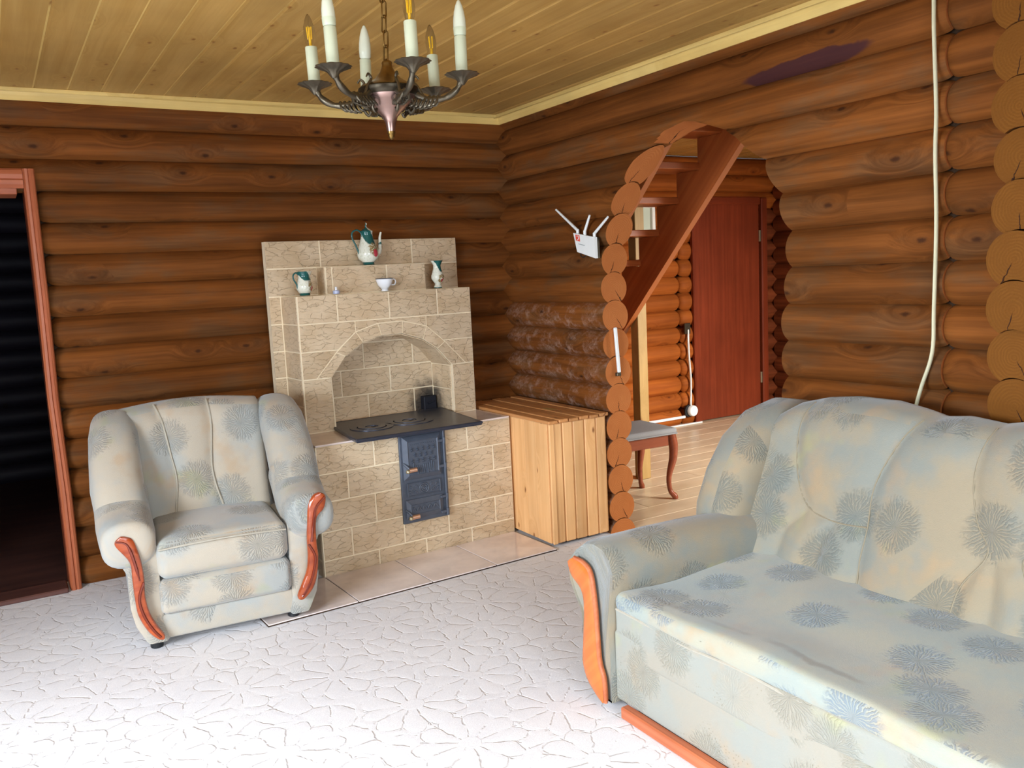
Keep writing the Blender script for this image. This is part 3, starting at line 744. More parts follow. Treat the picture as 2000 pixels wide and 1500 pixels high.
# ------------------------------------------------------------------ fireplace stove (local axes: s along the front, v towards the wall, z up)
fp = empty('fireplace', FO, TH); tag(fp, 'beige tiled masonry fireplace with arched niche and cooking stove', 'fireplace')
ID = lambda a, b, d: (a, d, b)
obj('stove_body', *prism([(-1.1688, 0), (-.001, 0), (-.001, .682), (-1.1688, .682)], -.0028, .60, ID), M['grout'], fp)
inner = [(-.915, .985), (-.825, 1.095), (-.715, 1.162), (-.6, 1.192), (-.47, 1.193), (-.34, 1.15), (-.25, 1.088), (-.158, .985)]
outer = [(-1.0, .987), (-.877, 1.12), (-.755, 1.225), (-.62, 1.262), (-.465, 1.265), (-.313, 1.225), (-.197, 1.125), (-.064, .987)]
sh = [(-1.0788, .69), (-.9065, .69)]+[(a, b+.001) for a, b in inner]+[(-.1635, .69), (-.008, .69), (-.008, 1.435), (-1.0788, 1.435)]
obj('chimney_breast', *prism(sh, .3502, .598, ID), M['grout'], fp)
obj('rear_panel', *prism([(-1.146, .6), (.052, .6), (.052, 1.739), (-1.146, 1.739)], .5912, .64, ID), M['grout'], fp)
obj('mantel_step', *prism([(-.8628, 1.434), (-.241, 1.434), (-.241, 1.588), (-.8628, 1.588)], .4622, .598, ID), M['grout'], fp)
GAP = .0058
def tile(c, size, rot=None): return box('tile', fp, c, size, M['tile'], .0022, rot)
def tile_rows(rows, v, s0, s1):           # tiles facing the room
    for z0, z1, js in rows:
        e = [s0]+list(js)+[s1]
        for a, b in zip(e, e[1:]): tile(((a+b)/2, v, (z0+z1)/2), (b-a-GAP, .009, z1-z0-GAP))
def tile_side(s, rows, v0, v1):           # tiles on a side face
    for z0, z1, js in rows:
        e = [v0]+list(js)+[v1]
        for a, b in zip(e, e[1:]): tile((s, (a+b)/2, (z0+z1)/2), (b-a-GAP, .009, z1-z0-GAP), (0, 0, R(90)))
def poly_tile(poly, v0, v1, name='tile', mat=None, shrink=GAP*.5, parent=None):
    cx = sum(p[0] for p in poly)/len(poly); cz = sum(p[1] for p in poly)/len(poly); pts = []
    n = len(poly); area = sum(poly[i][0]*poly[(i+1) % n][1]-poly[(i+1) % n][0]*poly[i][1] for i in range(n)); sg = 1 if area > 0 else -1
    for i in range(n):                    # inset every edge by half a joint
        p0, p1, p2 = Vector(poly[i-1]), Vector(poly[i]), Vector(poly[(i+1) % n])
        d1, d2 = (p1-p0).normalized(), (p2-p1).normalized()
        n1, n2 = Vector((-d1.y, d1.x))*sg, Vector((-d2.y, d2.x))*sg
        b = (n1+n2).normalized(); k = shrink/max(.35, b.dot(n1)); q = p1+b*k; pts.append((q.x-cx, q.y-cz))
    return obj(name, *prism(pts, v0-(v0+v1)/2, v1-(v0+v1)/2, ID), mat or M['tile'], parent or fp, (cx, (v0+v1)/2, cz))
ZS = [0, .09, .24, .395, .54, .684]
tile_rows([(ZS[4], ZS[5], (-.853, -.57, -.288)), (ZS[3], ZS[4], (-1.006, -.71, -.43, -.124)), (ZS[2], ZS[3], (-.861, -.57, -.289)),
           (ZS[1], ZS[2], (-1.005, -.706, -.432, -.126)), (ZS[0], ZS[1], (-.86, -.578, -.289))], 0, -1.166, .0)
tile_side(-1.166, [(ZS[4], ZS[5], (.16, .46)), (ZS[3], ZS[4], (.3,)), (ZS[2], ZS[3], (.16, .46)), (ZS[1], ZS[2], (.3,)), (ZS[0], ZS[1], (.16, .46))], .004, .6)
# glazed slabs on the stove top
for a, b in ((-1.168, -.87), (-.87, -.57), (-.57, -.27), (-.27, .002)):
    box('top_slab', fp, ((a+b)/2, .175, .688), (b-a-.003, .355, .010), M['gloss'], .002)
for a, b in ((-1.168, -.92), (-.92, -.54), (-.54, -.16), (-.16, .002)):
    box('top_slab', fp, ((a+b)/2, .476, .688), (b-a-.003, .243, .010), M['gloss'], .002)
# chimney breast front
VC = .353
tile((-.9945, VC, .84), (.163-GAP, .009, .294-GAP)); tile((-.081, VC, .84), (.15-GAP, .009, .294-GAP))
poly_tile([(-1.076, .987), (-1.0, .987), (-.877, 1.12), (-.865, 1.135), (-1.076, 1.135)], VC-.0045, VC+.0045)
poly_tile([(-.064, .987), (-.006, .987), (-.006, 1.135), (-.207, 1.135), (-.197, 1.125)], VC-.0045, VC+.0045)
poly_tile([(-1.076, 1.135), (-.865, 1.135), (-.755, 1.225), (-.755, 1.285), (-1.076, 1.285)], VC-.0045, VC+.0045)
poly_tile([(-.755, 1.285), (-.755, 1.225), (-.62, 1.262), (-.465, 1.265), (-.313, 1.225), (-.313, 1.285)], VC-.0045, VC+.0045)
poly_tile([(-.313, 1.285), (-.313, 1.225), (-.207, 1.135), (-.006, 1.135), (-.006, 1.285)], VC-.0045, VC+.0045)
tile_rows([(1.285, 1.437, (-.853, -.542, -.233))], VC, -1.076, -.006)
for i in range(len(inner)-1):             # arch band, and the soffit behind it
    poly_tile([inner[i], inner[i+1], outer[i+1], outer[i]], VC-.0055, VC+.0045, 'arch_tile')
    a, b = inner[i], inner[i+1]; d = (Vector(b)-Vector(a)).normalized(); nn = Vector((d.y, -d.x))*.008
    poly_tile([a, b, (b[0]+nn.x, b[1]+nn.y), (a[0]+nn.x, a[1]+nn.y)], VC+.006, .59, 'soffit_tile', shrink=.0015)
tile_side(-1.076, [(.694, .84, ()), (.84, .987, ()), (.987, 1.135, ()), (1.135, 1.285, ()), (1.285, 1.437, ())], VC+.002, .592)
tile_side(-.161, [(.694, .835, ()), (.835, .978, ())], VC+.008, .59); tile_side(-.909, [(.694, .835, ()), (.835, .978, ())], VC+.008, .59)
tile_rows([(.694, .838, (-.601, -.298)), (.838, .99, (-.762, -.451)), (.99, 1.142, (-.613, -.293)), (1.142, 1.2, (-.607, -.3))], .594, -.905, -.165)
# rear panel
tile_rows([(1.59, 1.742, (-.835, -.545, -.255))], .594, -1.149, .055)
tile_rows([(1.437, 1.59, ())], .594, -1.149, -.861); tile_rows([(1.437, 1.59, ())], .594, -.238, .055)
tile_rows([(.694, .84, ()), (.84, .987, ()), (.987, 1.135, ()), (1.135, 1.285, ()), (1.285, 1.437, ())], .594, -1.149, -1.082)
tile_rows([(1.437, 1.59, (-.824, -.491))], .465, -.861, -.238)
tile_side(-.86, [(1.437, 1.59, ())], .471, .589)
# cast iron cooking plate
pl = empty('plate_holder')
bpy.data.objects.remove(pl)
corn = [(-.984, -.103), (-.266, -.137), (-.172, .49), (-.896, .50)]
P0 = obj('cooking_plate', *prism([(a, b) for a, b in corn], .6935, .7125, lambda a, b, d: (a, b, d)), M['iron_top'], fp)
obj('plate_rim', *merge(*[tube([(*corn[i], 0), (*corn[(i+1) % 4], 0)], .0075, 6) for i in range(4)]), M['iron_top'], P0, (0, 0, .707), smooth=60)
def ring(r0, r1, h):
    return lathe([(r0, 0), (r0, h), (r1, h), (r1, 0), (r0, 0)], 40)
for (s, v, rr) in ((-.775, .175, (.03, .075, .118)), (-.535, .2, (.035, .085, .135))):
    for i in range(3):
        r0 = rr[i-1]+.006 if i else .006
        obj('burner_ring', *ring(r0, rr[i], (.006 if i % 2 else .0035)), M['iron_top'], P0, (s, v, .7125), smooth=40)
    obj('lifter_slot', *cbox(.03, .01, .004, .001), M['soot'], P0, (s+.01, v-.005, .716), (0, 0, .4))
# flue door in the niche corner
fd = obj('flue_door', *cbox(.085, .05, .085, .004), M['soot'], fp, (-.215, .565, .742))
obj('flue_latch', *tube([(-.02, -.03, .0), (.02, -.03, .012)], .006, 6), M['soot'], fd)
# stove doors
SD = (-.5725, -.012, .438)
pnl = obj('stove_door_plate', *cbox(.282, .016, .484, .004), M['iron'], fp, SD)
def relief(cx, cz, w_, h_, name, parent, depth=.022):
    rings = [[(sx*w_*k/2, d, sz*h_*k2/2) for sx, sz in ((-1, -1), (1, -1), (1, 1), (-1, 1))] for k, k2, d in
             ((1, 1, 0), (1, 1, -.006), (1-.05/w_, 1-.05/h_, -depth), (1-.06/w_, 1-.06/h_, -depth+.004))]
    return obj(name, *loft(rings), M['iron'], parent, (cx, -.008, cz))
up = relief(-.012, .115, .232, .235, 'fire_door', pnl); lo = relief(-.012, -.165, .225, .105, 'ash_door', pnl, .018)
tr = []
for r in range(3):                        # raised rows of little fir trees
    for c in range(5 if r % 2 == 0 else 4):
        x = -.066+.033*c+(.0165 if r % 2 else 0); z = .045-.032*r
        for kk in range(2): tr.append(([(x-.012+.002*kk, -.016, z-.012*kk), (x+.012-.002*kk, -.016, z-.012*kk), (x, -.030, z+.012-.012*kk), (x, -.016, z+.016-.012*kk)], [(0, 1, 2), (1, 3, 2), (3, 0, 2), (0, 3, 1)]))
obj('fir_relief', *merge(*tr), M['iron'], up)
sticks = [mv(cbox(.006, .008, random.uniform(.03, .055), .001), (-.06+.012*i, -.019, -.055+random.uniform(-.012, .008))) for i in range(11)]
obj('log_relief', *merge(*sticks), M['iron'], up)
obj('bead_row', *merge(*[mv(cbox(.006, .006, .006, .002), (-.075+.0115*i, -.019, .073)) for i in range(14)]), M['iron'], up)
mid = obj('emblem_panel', *cbox(.20, .008, .072, .003), M['iron'], pnl, (-.012, -.010, -.058))
obj('emblem_frame', *merge(mv(cbox(.20, .008, .006, .002), (0, -.005, .034)), mv(cbox(.20, .008, .006, .002), (0, -.005, -.034)), mv(cbox(.006, .008, .07, .002), (-.098, -.005, 0)), mv(cbox(.006, .008, .07, .002), (.098, -.005, 0))), M['iron'], mid)
rg = lambda r, t_: tube([(r*math.cos(2*math.pi*i/24), -.006, r*math.sin(2*math.pi*i/24)) for i in range(25)], t_, 5, cap=False)
obj('emblem_rings', *merge(rg(.026, .0042), rg(.016, .004), rg(.006, .004)), M['iron'], mid, smooth=60)
sw = []
for sx in (-1, 1):
    for kk, (x, z) in enumerate(((.048, .014), (.062, -.01), (.078, .012), (.05, -.018), (.086, -.014))):
        sw.append(tube(spline([(sx*(x-.009), -.005, z-.006), (sx*x, -.006, z+.006), (sx*(x+.009), -.005, z-.002)], 4), .004, 5))
obj('emblem_scrolls', *merge(*sw), M['iron'], mid, smooth=60)
obj('wave_relief', *tube(spline([(-.075+.0166*i, -.017, .012*(-1)**i) for i in range(10)], 4), .0042, 5), M['iron'], lo, smooth=60)
obj('hinge_rod', *tube([(.121, -.018, .24), (.121, -.018, -.235)], .0075, 8), M['iron'], pnl, smooth=60)
for z in (.185, .045, -.125, -.21):
    o = obj('hinge', *cbox(.05, .012, .016, .003), M['iron'], pnl, (.105, -.022, z))
    obj('hinge_knuckle', *tube([(.016, 0, -.016), (.016, 0, .016)], .0095, 8), M['iron'], o, smooth=60)
for z, parent in ((.055, pnl), (-.2, pnl)):
    hnd = obj('handle', *tube([(-.125, -.012, z+.035), (-.115, -.035, z+.02), (-.1, -.045, z)], .007, 7), M['iron'], parent, smooth=60)
    obj('coil_grip', *tube([(-.108, -.046, z), (-.068, -.054, z+.003)], .013, 10), M['copper'], hnd, smooth=60)
    obj('grip_tip', *lathe([(.001, -.012), (.011, -.007), (.012, 0), (.009, .008), (.001, .012)], 10), M['steel'], hnd, (-.116, -.046, z-.004), smooth=60)

# hearth tiles on the floor
hs = empty('hearth', fpw(-.8, -.2, 0), TH); tag(hs, 'row of glossy pale floor tiles in front of the stove', 'hearth')
for a, b in ((-1.604, -1.17), (-1.17, -.775), (-.775, -.40), (-.40, -.008)):
    box('tile', hs, ((a+b)/2+.8, -.219+.2, .006), (b-a-.005, .425, .010), M['gloss'], .0015)
obj('grout_bed', *cbox(1.594, .43, .006, .001), M['moss'], hs, (-.007, -.0175, .0034))

# ------------------------------------------------------------------ firewood box
fb = empty('firewood_box', (-.25, -.6, 0)); tag(fb, 'pine plank firewood box with slatted lid beside the stove', 'box')
X0, X1, Y0, Y1, ZT = -.440, -.060, -1.082, -.13, .684
edges = [X0, -.353, -.282, -.205, -.127, X1]
for a, b in zip(edges, edges[1:]):
    lwood('front_plank', fb, ((a+b)/2+.25, Y0+.008+.6, ZT/2+.012), (b-a-.009, .016, ZT-.016), M['pine'], .004)
    lwood('groove_bead', fb, (b-.001+.25, Y0+.012+.6, ZT/2+.012), (.012, .010, ZT-.018), M['pine'], .002)
lwood('corner_post', fb, (X0+.013+.25, Y0-.004+.6, ZT/2+.012), (.03, .012, ZT-.016), M['pine'], .003)
n = 8
for i in range(n):
    a = Y0+.02+(Y1-Y0-.02)*i/n; b = Y0+.02+(Y1-Y0-.02)*(i+1)/n
    o = lwood('side_plank', fb, (X0+.008+.25, (a+b)/2+.6, ZT/2+.012), (.016, b-a-.0008, ZT-.016), M['pine'], .001)
    lwood('side_plank', fb, (X1-.008+.25, (a+b)/2+.6, ZT/2+.012), (.016, b-a-.0008, ZT-.016), M['pine'], .001)
for i in range(6):
    a = X0-.012+(.408)*i/6; b = a+.408/6
    o = box('lid_slat', fb, ((a+b)/2+.25, (Y0+Y1)/2-.006+.6, ZT+.013+(.003 if i % 2 else 0)), (Y1-Y0+.02, b-a-.010, .018), M['lid'], .003, (0, 0, R(90)))
obj('lid_frame', *cbox(.39, .96, .006, .001), M['pine'], fb, (0, .005, ZT+.004))
obj('lid_handle_recess', *cbox(.05, .09, .004, .001), M['post'], fb, (.04, -.15, ZT+.024))

# ------------------------------------------------------------------ upholstery helpers
ST0 = R(100)
def soft_ring(C, U, N, a, b, n=28, e=2.5):
    out = []
    for j in range(n):
        t = 2*math.pi*j/n+ST0; c, s = math.cos(t), math.sin(t)
        out.append(tuple(C+U*(a*math.copysign(abs(c)**(2/e), c))+N*(b*math.copysign(abs(s)**(2/e), s))))
    return out
def roll(path, U, cap0=.06, cap1=.06, n=28, e=2.5):
    """bolster along path [(point, half width, half height)], U = sideways axis"""
    P = [Vector(p[0]) for p in path]; U = Vector(U); rings = []; T = []
    for i in range(len(P)): T.append((P[min(i+1, len(P)-1)]-P[max(i-1, 0)]).normalized())
    def rg_(i, k, sh):
        N = T[i].cross(U).normalized()
        return soft_ring(P[i]+T[i]*sh, U, N, path[i][1]*k, path[i][2]*k, n, e)
    for k, s in ((.35, -1), (.62, -.93), (.82, -.72), (.94, -.4)): rings.append(rg_(0, k, cap0*s))
    for i in range(len(P)): rings.append(rg_(i, 1, 0))
    for k, s in ((.94, .4), (.82, .72), (.62, .93), (.35, 1)): rings.append(rg_(len(P)-1, k, cap1*s))
    return loft(rings)
def dist_poly(p, polys):
    best = 9
    for pl_ in polys:
        for a, b in zip(pl_, pl_[1:]):
            ax, ay = a; bx, by = b; dx, dy = bx-ax, by-ay; L = dx*dx+dy*dy
            t = max(0, min(1, ((p[0]-ax)*dx+(p[1]-ay)*dy)/L)) if L else 0
            best = min(best, math.hypot(p[0]-ax-t*dx, p[1]-ay-t*dy))
    return best
def ribbon(left, right, depth, m, bevel=.006):
    """carved trim between two outlines; m(a, b, d) -> xyz; d negative = towards the room"""
    L = spline([(a, b, 0) for a, b in left], 5); Rr = spline([(a, b, 0) for a, b in right], 5)
    n = min(len(L), len(Rr)); rings = []
    for i in range(n):
        a, b = L[i], Rr[i]; d = (b-a)
        row = []
        for t, h in ((0, 0), (0, -depth*.6), (.1, -depth*.9), (.28, -depth), (.5, -depth*1.04), (.72, -depth), (.9, -depth*.9), (1, -depth*.6), (1, 0)):
            p = a+d*t; row.append(m(p.x, p.y, h))
        rings.append(row)
    return loft(rings)

# ------------------------------------------------------------------ armchair (u right, v back, z up)
ac = empty('armchair', (-2.5123, -1.1624, 0.0), R(-4.856))
tag(ac, 'cream upholstered armchair with carved red wood arm trims', 'armchair')
FC = M['fab_chair']
UC = .325
for sgn, nm in ((-1, 'L'), (1, 'R')):
    uc = UC+sgn*.375
    A = [((uc, .01, .475), .105, .10), ((uc+sgn*.0, .12, .482), .112, .10), ((uc+sgn*.004, .22, .505), .114, .10), ((uc+sgn*.006, .30, .55), .112, .098), ((uc, .36, .61), .108, .095)]
    obj('arm', *roll(A, (1, 0, 0), .03, .05), FC, ac, smooth=60, uv=(8+len(A), 28))
    Wg = [((uc+sgn*.006, .29, .55), .110, .10), ((uc+sgn*.014, .38, .64), .112, .105), ((uc+sgn*.012, .46, .745), .108, .105), ((uc+sgn*.006, .54, .835), .106, .10), ((uc, .62, .872), .100, .09), ((uc, .70, .87), .096, .085)]
    obj('wing', *roll(Wg, (1, 0, 0), .05, .05), FC, ac, smooth=60, uv=(8+len(Wg), 28))
    rings = []
    for z, lo_, hi_ in ((.035, .262, .335), (.05, .25, .345), (.12, .268, .378), (.2, .268, .392), (.28, .270, .39), (.34, .270, .39), (.40, .270, .415), (.45, .270, .44)):
        a, b = UC+sgn*lo_, UC+sgn*hi_; c = (a+b)/2; h = abs(b-a)/2
        rings.append([(c+px*h, .43+py*.42, z) for px, py in ((-1, -.985), (-.7, -1.0), (.7, -1.0), (1, -.985), (1, .98), (.8, 1), (-.8, 1), (-1, .98))])
    obj('side_panel', *loft(rings), FC, ac, smooth=50, uv=1)
if 1:
    lo_ = [(-.082, .521), (-.1, .503), (-.095, .479), (-.053, .409), (-.05, .331), (-.048, .251), (-.041, .179), (-.012, .108), (.02, .068), (.040, .060)]
    li_ = [(-.076, .524), (-.055, .519), (-.031, .498), (-.011, .417), (-.005, .329), (-.008, .259), (.002, .185), (.025, .124), (.049, .080), (.050, .066)]
    mp = lambda a, b, d: (a, d-.012, b)
    o = obj('carved_trim', *ribbon(lo_, li_, .024, mp), M['red_trim'], ac, smooth=40)
    ce_ = [((a+c)/2, (b+d)/2) for (a, b), (c, d) in zip(lo_, li_)][1:9]
    obj('carved_ridge', *tube(spline([(ce_[0][0]-.02, -.036, ce_[0][1]-.005), (ce_[1][0]+.006, -.038, ce_[1][1]), (ce_[2][0]-.004, -.038, ce_[2][1]), (ce_[3][0]+.004, -.037, ce_[3][1])], 6), [.004]*8+[.006]*8+[.003]*3, 6), M['dark_red'], o, smooth=60)
    obj('carved_ridge', *tube(spline([(ce_[3][0]+.018, -.037, ce_[3][1]-.01), (ce_[4][0]-.004, -.038, ce_[4][1]), (ce_[5][0]-.002, -.038, ce_[5][1]), (ce_[6][0]+.0, -.038, ce_[6][1]), (ce_[7][0], -.036, ce_[7][1])], 6), .0055, 6), M['dark_red'], o, smooth=60)
    ro_ = [(.748, .578), (.766, .560), (.755, .507), (.718, .463), (.711, .363), (.714, .294), (.704, .219), (.682, .155), (.643, .113), (.622, .108)]
    ri_ = [(.738, .580), (.712, .568), (.686, .527), (.677, .453), (.67, .37), (.669, .302), (.659, .236), (.635, .181), (.612, .134), (.610, .116)]
    o = obj('carved_trim', *ribbon(ri_, ro_, .024, mp), M['red_trim'], ac, smooth=40)
    ce_ = [((a+c)/2, (b+d)/2) for (a, b), (c, d) in zip(ro_, ri_)][1:9]
    obj('carved_ridge', *tube(spline([(ce_[0][0]+.02, -.036, ce_[0][1]-.005), (ce_[1][0]-.004, -.038, ce_[1][1]), (ce_[2][0]+.004, -.038, ce_[2][1]), (ce_[3][0]-.004, -.037, ce_[3][1])], 6), .0055, 6), M['dark_red'], o, smooth=60)
    obj('carved_ridge', *tube(spline([(ce_[3][0]-.018, -.037, ce_[3][1]-.01), (ce_[4][0]+.004, -.038, ce_[4][1]), (ce_[5][0]+.002, -.038, ce_[5][1]), (ce_[6][0], -.038, ce_[6][1]), (ce_[7][0], -.036, ce_[7][1])], 6), .0055, 6), M['dark_red'], o, smooth=60)
V, F = rbox((.545, .50, .17), .045, 8, (0, .012, .022)); V = [(v.x, v.y, v.z+.02*max(0, v.y+.1)) for v in V]
s_ = obj('seat_cushion', V, F, FC, ac, (UC-.005, .235, .385), smooth=70, uv=1)
obj('seat_seam', *tube(spline([(-.262, -.252, .052), (-.13, -.266, .062), (0, -.27, .066), (.13, -.266, .062), (.262, -.252, .052)], 6), .0045, 6), M['piping'], s_, smooth=60)
V, F = rbox((.545, .40, .15), .028, 8, (0, .012, 0)); obj('front_panel', V, F, FC, ac, (UC-.005, .188, .225), smooth=70, uv=1)
V, F = rbox((.56, .42, .11), .012, 6, (0, .004, 0)); obj('base', V, F, FC, ac, (UC-.005, .225, .097), smooth=70, uv=1)
seams = [[(.126, .53), (.157, .445), (.179, .29), (.192, .165), (.167, 0)], [(.369, .53), (.376, .40), (.356, .19), (.391, 0)]]
def chair_back():
    nu, nt = 44, 34; u0, u1 = -.03, .612; V = []; F = []
    top = lambda u: .957+.026*math.sin(math.pi*max(0, min(1, (u-u0)/(u1-u0))))
    for i in range(nt+1):
        t = i/nt
        for j in range(nu+1):
            u = u0+(u1-u0)*j/nu; H = top(u)-.40; h = H*t
            v = .40+.2*h/.53-.02*(h/.53)**2
            d = dist_poly((u, h-.05), seams); bul = .028*(1-math.exp(-d/.035))
            edge = min(1, (1-t)/.16); rnd = 1-math.sqrt(max(0, 1-(1-edge)**2)) if edge < 1 else 0
            side = min(1, min(u-u0, u1-u)/.05); sr = (1-side)**2*.03
            V.append((u, v-bul+rnd*.075+sr, .40+h-.005*rnd))
    nf = len(V)
    for i in range(nt+1):
        for j in range(nu+1):
            x, v, z = V[i*(nu+1)+j]; t = i/nt; u = x; h = (top(u)-.40)*t
            edge = min(1, (1-t)/.16); rnd = 1-math.sqrt(max(0, 1-(1-edge)**2)) if edge < 1 else 0
            V.append((x, .40+.2*h/.53+.17-rnd*.075, z))
    w_ = nu+1
    for i in range(nt):
        for j in range(nu):
            a = i*w_+j; F.append((a, a+1, a+w_+1, a+w_)); F.append((nf+a, nf+a+w_, nf+a+w_+1, nf+a+1))
    for j in range(nu):
        a = nt*w_+j; F.append((a, a+1, nf+a+1, nf+a)); F.append((j, nf+j, nf+j+1, j+1))
    for i in range(nt):
        for j in (0, nu):
            a = i*w_+j; F.append((a, a+w_, nf+a+w_, nf+a))
    return V, F
bk = obj('backrest', *chair_back(), FC, ac, smooth=70, uv=1)
for sm in seams:
    pts = []
    for p in spline([(u, h, 0) for u, h in sm], 8):
        u, h = p.x, p.y; t = (h+.05)/(.957+.026*math.sin(math.pi*(u+.03)/.642)-.40)
        if t > .985: continue
        e_ = min(1, (1-t)/.16); rn = 1-math.sqrt(max(0, 1-(1-e_)**2))
        pts.append(Vector((u, .40+.2*(h+.05)/.53-.02*((h+.05)/.53)**2+rn*.075, .45+h)))
    obj('seam_piping', *tube([(p.x, p.y-.006, p.z) for p in pts], .0055, 6), M['piping'], bk, smooth=60)
V, F = rbox((.50, .10, .80), .03, 6); obj('back_shell', V, F, FC, ac, (UC-.02, .80, .46), smooth=70, uv=1)
for u, v in ((.02, .06), (.6, .06), (.02, .78), (.6, .78)):
    obj('foot', *lathe([(.022, 0), (.026, .004), (.026, .03), (.02, .036)], 14), M['black'], ac, (u, v, .0105 if u > .3 and v < .1 else 0), smooth=40)

# ------------------------------------------------------------------ sofa along the right wall (seat faces -x)
SY0, SY1 = -2.55, -4.62
so = empty('sofa', (-.7, -3.5, 0)); tag(so, 'cream flowered sofa with scalloped back and orange wood arm trim', 'sofa')
W0 = Vector((-.7, -3.5, 0))
FS = M['fab_sofa']
def sw_(vf): return ([tuple(Vector(v)-W0) for v in vf[0]], vf[1])
for mirror in (0, 1):
    my = (lambda y: y) if not mirror else (lambda y: SY0+SY1-y)
    # arm: outline swept along x
    outl = [(-2.603, .581), (-2.545, .568), (-2.493, .532), (-2.455, .495), (-2.441, .455), (-2.449, .405), (-2.475, .36), (-2.51, .315), (-2.522, .27), (-2.518, .198), (-2.506, .117), (-2.53, .06), (-2.59, .028),
            (-2.68, .028), (-2.68, .164), (-2.673, .271), (-2.682, .38), (-2.705, .445), (-2.708, .50), (-2.69, .545), (-2.655, .572)]
    rings = []
    for x, k, dz in ((-1.255, .93, 0), (-1.263, .97, 0), (-1.25, .99, 0), (-1.22, 1., .002), (-1.0, 1., .004), (-.8, 1., 0), (-.6, 1., -.012), (-.3, 1., -.03), (-.06, 1., -.05)):
        cy_, cz_ = -2.585, .3
        rings.append([(x, my(cy_+(y-cy_)*k), cz_+(z-cz_)*(k if z > .1 else 1)+dz*(1 if z > .3 else 0)) for y, z in outl])
    rings = [r[13:]+r[:13] for r in rings]
    obj('arm', *sw_(loft(rings)), FS, so, smooth=55, uv=(len(rings), 21))
    ins = [(-1.257, .85), (-1.259, .6)]
    Wg = [((-.60, my(-2.545), .47), .10, .10), ((-.585, my(-2.545), .56), .108, .105), ((-.535, my(-2.548), .67), .108, .11), ((-.465, my(-2.55), .77), .108, .11), ((-.375, my(-2.55), .835), .108, .105), ((-.27, my(-2.55), .86), .105, .10), ((-.16, my(-2.55), .84), .10, .10), ((-.10, my(-2.55), .80), .098, .095)]
    obj('wing', *sw_(roll(Wg, (0, 1, 0), .06, .02)), FS, so, smooth=60, uv=(8+len(Wg), 28))
    lf = [(-2.464, .477), (-2.477, .433), (-2.535, .395), (-2.552, .342), (-2.537, .205), (-2.529, .126), (-2.555, .069), (-2.613, .032), (-2.646, .022)]
    rt = [(-2.500, .503), (-2.555, .498), (-2.596, .466), (-2.615, .363), (-2.622, .254), (-2.629, .164), (-2.650, .112), (-2.655, .06), (-2.655, .026)]
    tb = obj('wood_trim', *sw_(ribbon(lf, rt, .022, lambda a, b, d: (-1.262+d, my(a), b))), M['orange_wood'], so, smooth=35)
    obj('trim_bead', *sw_(tube(spline([(-1.276, my(a-.004), b) for a, b in rt], 5), .0075, 6)), M['red_wood'], tb, smooth=60)
YL, YR_ = -2.672, SY0+SY1+2.672      # seat span between the arms
YC, YW = (YL+YR_)/2, abs(YR_-YL)
def seat():
    V, F = rbox((.74, YW-.004, .085), .03, 22, (0, 0, .0)); out = []
    for v in V:
        x, y, z = v.x, v.y, v.z
        if z > 0: z += .012*math.sin(y*4.1+1)*(.5-x/.74)+.010*noise.noise((x*5, y*4, 3))-.02*math.exp(-((x+.12)/.18)**2)*(.6+.4*math.sin(y*2.3+.4))
        if x < -.3: x += .010*noise.noise((y*5, z*6, 8))
        out.append((x, y, z))
    return out, F
sc_ = obj('seat', *seat(), M['fab_seat'], so, Vector((-.875, YC, .394))-W0, smooth=70, uv=1)
obj('seat_seam', *tube(spline([(-.366, -YW/2+.02+YW*.98*i/16, -.036+.006*math.sin(i*1.3)) for i in range(17)], 4), .004, 5), M['piping'], sc_, smooth=60)
V, F = rbox((.72, YW-.006, .165), .02, 16, (0, 0, 0)); V = [(v.x+(.012*noise.noise((v.y*4, v.z*5, 2)) if v.x < -.2 else 0), v.y, v.z) for v in V]
obj('front_band', V, F, M['fab_front'], so, Vector((-.886, YC, .292))-W0, smooth=70, uv=1)
V, F = rbox((.68, YW-.006, .25), .014, 12, (.006, 0, 0))
lo_p = obj('base_panel', V, F, M['fab_front'], so, Vector((-.905, YC, .165))-W0, smooth=70, uv=1)
tv = lathe([(.001, -.012), (.009, -.01), (.012, 0), (.008, .01), (.001, .013)], 9, mod=lambda a, i: 1+.35*math.sin(3*a+i))
obj('torn_tuft', *tv, M['moss'], lo_p, (-.347, -.42-YC-3.5+YC+.69, .045), smooth=60)
box('bottom_rail', so, Vector((-1.255, (-2.735+YR_)/2, .022))-W0, (abs(-2.735-YR_), .035, .042), M['red_wood'], .005, (0, 0, R(90)))
# scalloped back with tufting seams, as (y, h) on the reclined plane
def mr(pl_): return [(SY0+SY1-y, z) for y, z in pl_]
S1 = [(-2.756, 1.02), (-2.756, .857), (-2.801, .719), (-2.878, .626), (-2.997, .599), (-3.127, .606)]
S1a = [(-2.873, .608), (-2.803, .54), (-2.787, .40)]; S1b = [(-2.997, .599), (-2.968, .525), (-2.956, .38)]
S2 = [(-3.25, 1.02), (-3.164, .878), (-3.118, .739), (-3.13, .602), (-3.132, .498), (-3.152, .38)]
S3 = [(-3.453, 1.02), (-3.441, .826), (-3.481, .701), (-3.534, .619), (-3.476, .51), (-3.464, .38)]
S3b = [(-3.534, .619), (-3.60, .611), (SY0+SY1+3.534, .619)]
S3c = [(-3.555, .61), (-3.575, .5), (-3.58, .38)]
SE = [S1, S1a, S1b, S2, S3, mr(S1), mr(S1a), mr(S1b), mr(S2), mr(S3), S3b, S3c]
